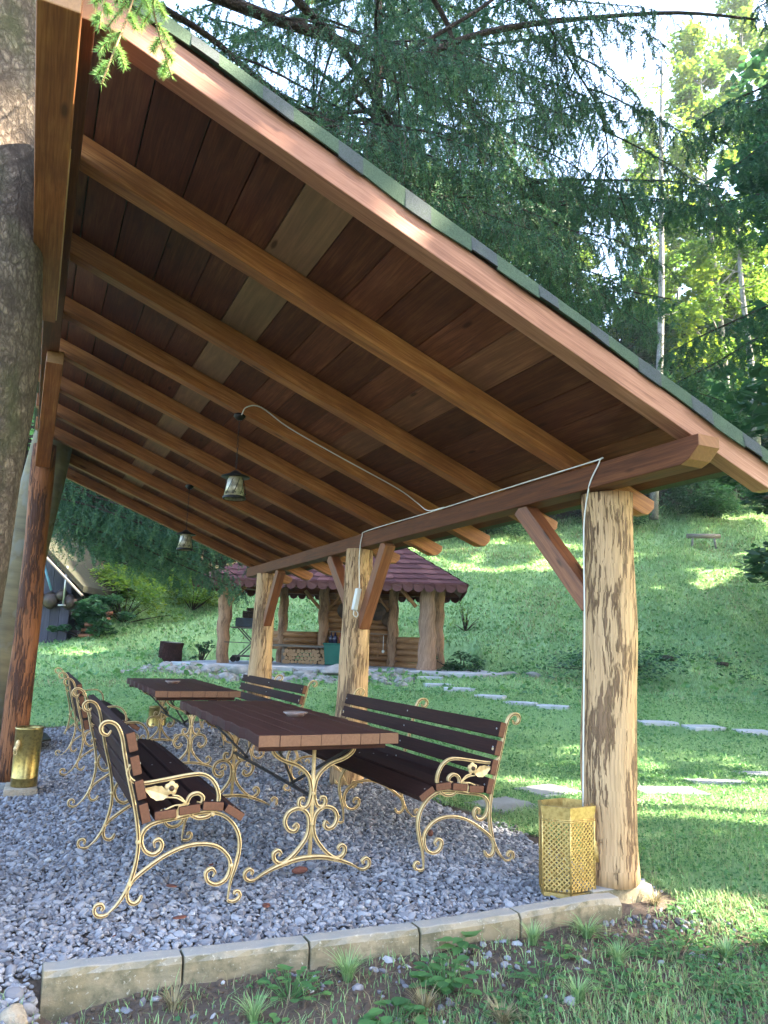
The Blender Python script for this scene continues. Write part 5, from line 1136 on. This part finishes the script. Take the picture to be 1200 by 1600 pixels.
def spruce_foliage(limbs, seed, step, lmin, lmax, sp, nl, nw, per=3, side=.35, name='crown', parent=None, mat='needle', start=.12, curtain=1., twigs=True):
    g = np.random.default_rng(seed); tw = []
    for l in limbs: tw += hang_twigs(l, g, step, lmin, lmax, side, 5, start, curtain)
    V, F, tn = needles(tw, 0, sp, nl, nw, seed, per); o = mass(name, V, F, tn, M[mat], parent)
    if twigs:
        P = np.array(tw); w_ = .0035; n, k, _ = P.shape; s_ = np.cross(P[:, 1:] - P[:, :-1], g.normal(size=(n, k - 1, 3))); s_ /= np.linalg.norm(s_, axis=2)[..., None] + 1e-9; s_ *= w_
        V = np.stack([P[:, :-1] - s_, P[:, :-1] + s_, P[:, 1:] + s_ * .6, P[:, 1:] - s_ * .6], 2).reshape(-1, 3); mass('twigs', V, np.arange(len(V)).reshape(-1, 4), np.full(len(V) // 4, .4), M['barkdark'], parent)
    return o

# ------------------------------------------------------------------ trees close to the shelter
# big trunk at the left edge, its long limbs reaching over the roof
lt = empty('spruce_tree', (-3.45, .45, -.3), 'huge scaly spruce trunk at the left edge, its limbs crossing above the roof', 'spruce')
L0 = Vector((-3.45, .45, -.3)); b = MB(); pts = []; rr_ = []
for (px, py) in ((-110, 1500), (-75, 1300), (-45, 1100), (-12, 930), (8, 820), (28, 700), (44, 600), (56, 500), (60, 420), (62, 330), (66, 240), (74, 120), (84, 0), (92, -130), (98, -300), (104, -520), (110, -800), (114, -1200)):
    r_ = .37 + .10 * max(0, (py - 900) / 600); e = at(px, py, 3.35); pts.append(e - Vector((FV[0], FV[1], 0)) * r_ - L0); rr_.append(r_)
pts = catmull(pts, 3); rr_ = list(np.interp(np.linspace(0, len(rr_) - 1, len(pts)), range(len(rr_)), rr_)); b.tube(pts, rr_, 48, .5, 0, True, .055, 21)
b.build('trunk', M['bark'], lt)
over = [  # limbs over the roof (world)
    [at(-60, -260, 3.4), at(160, -90, 4.2), at(370, 8, 5.0), at(510, 56, 5.5), at(620, 94, 5.9), at(760, 50, 6.5), at(900, 30, 7.3), at(1060, 20, 8.2), at(1180, 30, 9)],
    [at(300, -200, 4.4), at(400, -90, 4.9), at(460, -5, 5.2), at(530, 70, 5.6), at(590, 160, 6.0), at(660, 255, 6.5), at(700, 300, 6.9), at(750, 360, 7.4), at(790, 420, 7.8)],
    [at(100, -80, 4.2), at(250, 10, 4.8), at(330, 60, 5.2), at(400, 120, 5.5), at(480, 180, 5.9), at(560, 240, 6.3), at(620, 268, 6.6), at(680, 300, 6.9), at(740, 340, 7.3)],
    [at(560, -200, 6.0), at(640, -60, 6.4), at(700, 40, 6.8), at(720, 130, 7.0), at(760, 200, 7.3), at(800, 250, 7.6), at(850, 320, 8.0), at(890, 400, 8.4), at(900, 440, 8.7)],
    [at(200, 20, 4.0), at(280, 80, 4.3), at(360, 140, 4.6), at(440, 190, 4.9), at(500, 225, 5.1), at(560, 265, 5.4), at(600, 290, 5.7), at(640, 305, 6.0), at(680, 312, 6.2)],
    [at(640, 80, 6.0), at(740, 20, 6.4), at(790, -10, 6.7), at(830, 10, 6.9), at(870, 60, 7.1), at(900, 110, 7.4), at(935, 170, 7.8), at(950, 240, 8.2), at(940, 300, 8.6)]]
thick = [.058, .045, .03, .03, .022, .022]
for i, l in enumerate(over):
    b = MB(); pl_ = catmull([p - L0 for p in l], 4); b.tube(pl_, [thick[i] * (1 - .75 * k / len(pl_)) for k in range(len(pl_))], 8, .5, 0, True, .06, i); b.build('limb', M['barkdark'], lt)
loc = [[p - L0 for p in l] for l in over]; gs = random.Random(17); side_ = []
for li, l in enumerate(loc):
    for q in range(11):
        if li == 0 and q > 5: continue
        t = .30 + .7 * q / 11; ti = t * (len(l) - 1); i = min(int(ti), len(l) - 2); p = l[i].lerp(l[i + 1], ti - i); d = l[i + 1] - l[i]; a_ = math.atan2(d.y, d.x) + (1 if q % 2 else -1) * gs.uniform(.4, 1.1)
        sd_ = limb_path(p, a_, gs.uniform(.9, 2.0), .42, .0, 9, q); side_.append(sd_)
b = MB()
for l in side_: b.tube(l, [.012 * (1 - .8 * k / 8) for k in range(9)], 5)
b.build('side_branches', M['barkdark'], lt)
hang0 = [[p for p in loc[0]]]; spruce_foliage(hang0, 6, .12, .2, .6, .022, .034, .0085, 3, .8, 'crown', lt, 'needle', .25, 1.)
spruce_foliage(loc[1:] + side_, 5, .034, .3, .85, .018, .034, .0085, 3, .8, 'crown', lt, 'needle', .25, 1.)

# the fresh sprig hanging in front of the roof and two tips at the top edge
def sprig(tips, hook, label, seed, sub=11, nl=.021, rad=.0016):
    g = np.random.default_rng(seed); root = empty('spruce_sprig', tips[0][0], label, 'sprig'); o_ = np.array(tips[0][0]); o_v = Vector(tips[0][0]); paths = []; b = MB()
    for tp in tips:
        c = [np.array(p) - o_ for p in catmull(tp, 3)]; main = [c[int(round(q))] for q in np.linspace(0, len(c) - 1, 7)]; paths.append(main); b.tube([Vector(p) for p in main], .0028, 6)
        L = np.linalg.norm(main[-1] - main[0])
        for j in range(sub):
            t = .08 + .8 * j / sub; ti = t * 6; i = int(ti); p = main[i] * (1 - ti + i) + main[i + 1] * (ti - i); d = main[i + 1] - main[i]; d /= np.linalg.norm(d); sd = np.cross(d, np.array([FU[0], FU[1], 0])) * (1 if j % 2 else -1); sd /= np.linalg.norm(sd)
            l2 = L * g.uniform(.18, .34) * (1.15 - t); pp = [p]; cur = d * .85 + sd * .75 + g.normal(0, .12, 3)
            for q in range(6): cur = cur / np.linalg.norm(cur) + np.array([0, 0, -.10]); pp.append(pp[-1] + cur / np.linalg.norm(cur) * l2 / 6)
            paths.append(pp); b.tube([Vector(p) for p in pp], .0018, 5)
    b.tube(catmull([Vector((0, 0, 0)), Vector(hook) * .5 - o_v * .5 + Vector((0, 0, .05)), Vector(hook) - o_v], 5), [.0028 + .0008 * q for q in range(11)], 6)
    b.build('twigs', simple('tan_twig_%d' % seed, (.30, .20, .09), (.2, .13, .06), .8), root)
    V, F, tn = needles(paths, 0, .0018, nl, .0021, seed, 4); mass('needles', V, F, tn, M['needlenew'], root); return root
sprig([[at(250, -120, 1.75), at(222, -40, 1.75), at(190, 50, 1.72), at(158, 132, 1.70)], [at(245, -110, 1.8), at(235, -20, 1.82), at(250, 60, 1.84), at(268, 118, 1.85)], [at(180, -90, 1.7), at(172, -50, 1.7), at(165, -10, 1.68), at(155, 45, 1.66)]], at(110, -130, 4.0), 'fresh green spruce sprig hanging before the roof corner at the top left', 3)
sprig([[at(500, -90, 2.6), at(495, -50, 2.6), at(490, -20, 2.6), at(487, 8, 2.6)]], at(400, -90, 4.9), 'tiny spruce tip at the top edge above the roof', 4, 5)

# banded grey trunk just behind the rear post
tr_ = at(14, 800, 8.2); lt2 = empty('banded_tree', (tr_.x, tr_.y, -.2), 'smooth greenish grey trunk standing right behind the rear post', 'tree')
b = MB(); b.tube([(.30 - .0 + .08 * math.sin(k * .8) * 0 + (.055 * k - .38), .0, k * .45) for k in range(20)], [.27 - .007 * k for k in range(20)], 24, .5, 0, True, .03, 9); b.build('trunk', M['barkband'], lt2)
g = np.random.default_rng(4); cen = np.array([(.4 + g.normal(0, 1.3), g.normal(0, 1.3), g.uniform(9.5, 13.5)) for _ in range(40)]); V, F, tn = leaf_cloud(cen, np.full(40, .8), 260, .04, 4); mass('crown', V, F, tn, M['leafdark'], lt2)

# the large drooping spruce behind the shelter
def make_spruce(name, loc_, h, lbl, seed, zs, lens, step=.085, nl=.045, nw=.012, lmin=.35, lmax=1.0, azr=None, sp=.03, per=3, droop=.38, tr=.22, curtain=1., group=None, mat='needle'):
    g = random.Random(seed); root = empty(name, loc_, lbl, 'spruce', group); b = MB(); n = 16; b.tube([(.05 * math.sin(i), .05 * math.cos(i * 1.3), h * i / (n - 1)) for i in range(n)], [tr * (1 - .93 * i / (n - 1)) for i in range(n)], 12, .5, 0, True, .04, seed)
    limbs = []; z = zs
    while z < h * .97:
        f = (z - zs) / (h - zs); L = lens * (1 - f) ** .85 + .25
        for q in range(3):
            az_ = g.uniform(0, 6.283); 
            if azr and f < azr[2] and not (azr[0] < (az_ % 6.283) < azr[1]): continue
            limbs.append(limb_path((0, 0, z + g.uniform(-.15, .15)), az_, L * g.uniform(.75, 1.1), droop * g.uniform(.8, 1.2), .12, 9, g.randint(0, 99)))
        z += .36 + .05 * f
    for l in limbs: b.tube(l, [.042 * (1 - .8 * k / 8) * (1 if tr > .15 else .7) for k in range(9)], 5)
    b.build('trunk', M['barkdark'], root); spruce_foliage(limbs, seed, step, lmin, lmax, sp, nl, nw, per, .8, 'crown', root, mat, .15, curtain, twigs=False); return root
pS = W(12.0, -.41); make_spruce('spruce_tree', (pS.x, pS.y, H(pS.x, pS.y)), 21, 'large drooping spruce rising behind the shelter roof', 31, 6.6, 6.0, .060, .058, .019, .45, 1.2, None, .030, 3, .40, .185)
pL = W(12.6, -6.35); lo = empty('spruce_tree', (pL.x, pL.y, H(pL.x, pL.y)), 'dark spruce whose hanging boughs fill the gap left of the far posts', 'spruce')
b = MB(); b.tube([(0, 0, 0 + k * 1.1) for k in range(12)], [.17 - .012 * k for k in range(12)], 10, .5, 0, True, .05, 2)
# its trunk stands behind the rear purlin; boughs sweep right and down
limbs = []; gg = random.Random(6)
for k in range(20):
    z = 3.6 + .24 * k; a_ = gg.uniform(-.45, .45) - YAW; limbs.append(limb_path((0, 0, z), a_, gg.uniform(2.2, 4.4), gg.uniform(.36, .60), .02, 9, k))
for k in range(20):
    limbs.append(limb_path((0, 0, gg.uniform(2.9, 4.4)), gg.uniform(-.32, .30) - YAW, gg.uniform(2.7, 4.2), gg.uniform(.28, .42), .02, 9, k))
for k in range(16):
    z = 5 + .4 * k; limbs.append(limb_path((0, 0, z), gg.uniform(0, 6.28), gg.uniform(.9, 1.7), .4, .1, 9, k))
for l in limbs: b.tube(l, [.028 * (1 - .8 * k / 8) for k in range(9)], 5)
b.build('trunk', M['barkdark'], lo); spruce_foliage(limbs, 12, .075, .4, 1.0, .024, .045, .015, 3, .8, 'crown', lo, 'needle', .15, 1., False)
pR = W(9.5, 7.7); make_spruce('spruce_tree', (pR.x, pR.y, H(pR.x, pR.y)), 19, 'spruce at the right edge with boughs hanging into the sky gap', 77, 6.6, 3.9, .042, .050, .016, .45, 1.2, None, .026, 3, .42, .2)

# ------------------------------------------------------------------ wood on the hillside
bt = [make_broadleaf(101, 17, 4.2, 3.5, 330, .15, M['leaf'], M['barkgrey'], 52, .20), make_broadleaf(102, 19, 3.6, 6., 330, .14, M['leaf'], M['barkgrey'], 46, .18),
      make_broadleaf(103, 14, 4.6, 1.6, 330, .15, M['leafdark'], M['barkdark'], 56, .20), make_broadleaf(104, 9, 3.4, .4, 360, .13, M['leafdark'], M['barkdark'], 46, .12)]
gt = random.Random(12); placed = []
lbls = ['tall light green tree of the wood, high above the slope', 'slender pale trunked tree in the hillside wood', 'dark bushy tree at the edge of the hillside wood', 'low dark understorey tree at the foot of the wood']
first = [True] * 4
ORD = ['first', 'second', 'third', 'fourth', 'fifth', 'sixth', 'seventh', 'eighth', 'ninth', 'tenth', 'eleventh', 'twelfth', 'thirteenth', 'fourteenth', 'fifteenth', 'sixteenth', 'seventeenth', 'eighteenth', 'nineteenth', 'twentieth',
       'twenty-first', 'twenty-second', 'twenty-third', 'twenty-fourth', 'twenty-fifth', 'twenty-sixth', 'twenty-seventh', 'twenty-eighth', 'twenty-ninth', 'thirtieth', 'thirty-first', 'thirty-second', 'thirty-third', 'thirty-fourth', 'thirty-fifth', 'thirty-sixth', 'thirty-seventh', 'thirty-eighth', 'thirty-ninth', 'fortieth']
def place(kind, u, v, sc, sz=1., lbl=None, grp='trees of the hillside wood'):
    root = bt[kind]; kn = ['tall light green tree', 'slender tall tree', 'dark bushy tree', 'low dark tree'][kind]
    if not first[kind]: root = copy_tree(root)
    first[kind] = False
    if isinstance(lbl, tuple): lbl = '%s, %s from the left in the %s row up the hillside' % (kn, ORD[lbl[1]], ['lowest', 'second', 'third', 'fourth', 'fifth', 'topmost'][lbl[0]])
    p = HW(u, v); root.location = p; root.rotation_euler.z = gt.uniform(0, 6.28); root.scale = (sc, sc, sc * sz); tag(root, lbl or lbls[kind], 'tree', grp); return root
for row, (du, kinds, st, s0) in enumerate([(1.2, (3, 3, 2), 3.0, .8), (4.5, (2, 3, 0, 3), 3.4, .95), (9, (0, 1, 2), 3.8, 1.), (15, (0, 1, 0), 4.5, 1.05), (24, (0, 1), 6., 1.1), (36, (0, 1), 8., 1.15)]):
    v = -.66 * 34 - 6; cnt_ = 0
    while v < 34:
        e = float(forest_edge(v)) + du + gt.uniform(-1.2, 1.2); 
        if -.62 * e - 5 < v < .60 * e + 6:
            # the valley of open sky between the spruce and the right hand trees
            px = v / e
            gap = .20 < px < .36 and row >= 2
            if not gap: place(gt.choice(kinds), e, v, s0 * gt.uniform(.8, 1.15), 1., (row, cnt_))
            else: place(gt.choice((3, 2)), e, v, .55 * gt.uniform(.8, 1.1), 1., (row, cnt_))
            cnt_ += 1
        v += st * gt.uniform(.8, 1.25)
# tall trees added off to the right to cast shade, leaving a sunny gap
for n_, (u, v, k, s_) in enumerate([(-1.5, 17, 0, 1.1), (-4, 16, 2, 1.2), (-8, 19, 0, 1.1), (13.5, 16.5, 2, 1.25), (17.5, 18, 0, 1.25), (22, 19, 2, 1.3), (26, 21, 0, 1.3), (-2, 20, 0, 1.1), (15, 22, 0, 1.3), (20, 24, 0, 1.3), (25, 27, 0, 1.3), (-12, 16, 2, 1.2), (21.3, 22.5, 2, 1.9), (22.6, 17.0, 2, 1.6), (-1.2, 13.2, 1, 1.2), (33, 26, 1, 1.25), (37, 29, 1, 1.3), (29, 25.5, 1, 1.3), (40, 35, 0, 1.2), 
        (-1.5, 12.5, 1, 1.3), (10.9, 13.0, 1, 1.3), (12.5, 14.5, 2, 1.25), (0, 8.6, 1, .78), (2.2, 9.0, 1, .80), (4.0, 8.5, 1, .76), (5.9, 9.0, 1, .80), (7.6, 8.6, 1, .78), (9.4, 9.6, 1, .82), (3.1, 10.4, 1, .95), (5.2, 10.6, 1, .95), (7.0, 10.4, 1, .95)]):
    tr__ = place(k, u, v, s_, 1.22 if s_ < 1 else 1, 'tall leafy tree added right of the lawn to cast shade, %s of its group' % ORD[n_], 'trees added beyond the right edge for shade'); tr__.rotation_euler.z = n_ * 1.7
for (u, v, k, sc_, sz_, lb) in [(47, 22.3, 0, 1.25, 1.55, 'tallest sunlit yellow green tree right of the sky gap'), (49, 27.5, 1, 1.4, 1.5, 'tall sunlit tree at the right edge behind the spruce boughs'), (52, 20.0, 1, .95, 1.55, 'narrow sunlit tree beside the slender pale trunk'), (50, 12.5, 0, 1.0, 1.25, 'yellow green tree showing below the tips of the large spruce')]:
    place(k, u, v, sc_, sz_, lb)
# slender pale trunks rising out of the wood
for i, (px0, py0, px1, py1, u, lb) in enumerate([(1020, 770, 1040, 90, 41, 'tallest slender pale trunk against the bright sky'), (1176, 660, 1155, 330, 43, 'slim pale trunk right of the tallest one, in front of dark leaves')]):
    p0 = at(px0, py0, u); p1 = at(px1, py1, u); root = empty('slender_tree', (p0.x, p0.y, p0.z - 1.5), lb, 'tree'); q0 = Vector((p0.x, p0.y, p0.z - 1.5)); b = MB()
    pts = [(p0.lerp(p1, t) - q0) + Vector((.25 * math.sin(t * 5 + i), 0, -1.5 * (t == 0))) for t in np.linspace(0, 1, 14)]; b.tube(pts, [.24 * (1 - .65 * t) for t in np.linspace(0, 1, 14)], 8, .5, 0, True, .05, i)
    cen = []
    for k in range(16):
        t = .45 + .55 * k / 16; c = pts[int(t * 13)]; a_ = k * 2.4; e = c + Vector((math.cos(a_) * 1.5, math.sin(a_) * 1.5, .6)); b.tube([c, (c + e) / 2 + Vector((0, 0, -.1)), e], [.04, .03, .01], 5); cen.append(tuple(e))
    b.build('trunk', M['barkgrey'], root); V, F, tn = leaf_cloud(np.array(cen), np.full(len(cen), .75), 60, .12, 9 + i); mass('crown', V, F, tn, M['leaf'], root)
# bushes and ferns
def bush(name, u, v, r_, h, label, mat='leafdark', n=26, per=160, size=.06, group=None):
    g = np.random.default_rng(int(abs(u * 31 + v * 17)) + 3); q = HW(u, v); root = empty(name, q, label, 'bush', group); cen = np.stack([g.normal(0, r_ * .5, n), g.normal(0, r_ * .5, n), g.uniform(.15, 1, n) * h * .85], -1)
    V, F, tn = leaf_cloud(cen, np.full(n, r_ * .38), per, size, 5); mass('foliage', V, F, tn, M[mat], root); b = MB()
    for c in cen[:12]: b.tube([(0, 0, -.05), (c[0] * .5, c[1] * .5, c[2] * .5), tuple(c)], [.02, .014, .006], 5)
    b.build('stems', M['barkdark'], root)
bush('bush', 20.9, -7.75, .7, 1.3, 'bush growing against the right side of the shed'); bush('bush', 23.5, -8.0, 1.3, 1.9, 'large fern like bush behind the shed', 'leaf', 40)
bush('bush', 25.5, -10.2, 1.6, 2.4, 'dense bush up the slope behind the shed roof', 'leafdark', 40); bush('bush', 26, -6.5, 1.3, 1.5, 'leafy bush at the left foot of the wood', 'leaf', 34)
bush('bush', 20.35, -4.75, .25, .75, 'little upright conifer bush right of the stump', 'leafdark', 14, 90, .03); bush('bush', 18.0, 1.95, .5, .55, 'low bush beside the right post of the pavilion', 'leafdark', 18, 120, .04)
bush('bush', 17.9, 5.6, 1.9, .40, 'broad leafy patch on the mound left of the molehills', 'leafdark', 34, 120, .05); bush('bush', 24, 2.7, .6, 1.2, 'thin airy sapling on the grassy slope', 'leaf', 12, 26, .035)
bush('bush', 21.3, -8.3, .45, .8, 'small dark bush at the foot of the shed corner', 'leafdark', 18)
bush('bush', 29, -8.5, 1.8, 2.2, 'bush below the trees at the left', 'leafdark', 40, 160, .08); bush('bush', 38.5, 5.5, 1.8, 1.6, 'bush at the lower edge of the wood above the purlin', 'leafdark', 40, 160, .08)
bush('bush', 42, 13, 2.2, 1.8, 'bush at the edge of the wood left of the log seat', 'leafdark', 44, 160, .09); bush('bush', 43, 19, 2.2, 1.8, 'bush at the edge of the wood right of the log seat', 'leafdark', 44, 160, .09)

# ------------------------------------------------------------------ air
hb = MB(); hb.box(-72, 72, -13, 112, -2.5, 58); m = bpy.data.materials.new('haze_air'); m.use_nodes = True; n = m.node_tree.nodes; n.remove(n['Principled BSDF'])
pv = n.new('ShaderNodeVolumePrincipled'); pv.inputs['Color'].default_value = (.86, .93, 1, 1); pv.inputs['Density'].default_value = .0005; pv.inputs['Anisotropy'].default_value = .2
m.node_tree.links.new(pv.outputs[0], n['Material Output'].inputs['Volume']); ho = hb.build('haze', m, None, kind='stuff')
hc = W(45, 0); ho.rotation_euler.z = -YAW; ho.location = (CAM.x, CAM.y, 0)
bm = bmesh.new(); bm.from_mesh(ho.data); bmesh.ops.recalc_face_normals(bm, faces=bm.faces); bm.to_mesh(ho.data); bm.free()
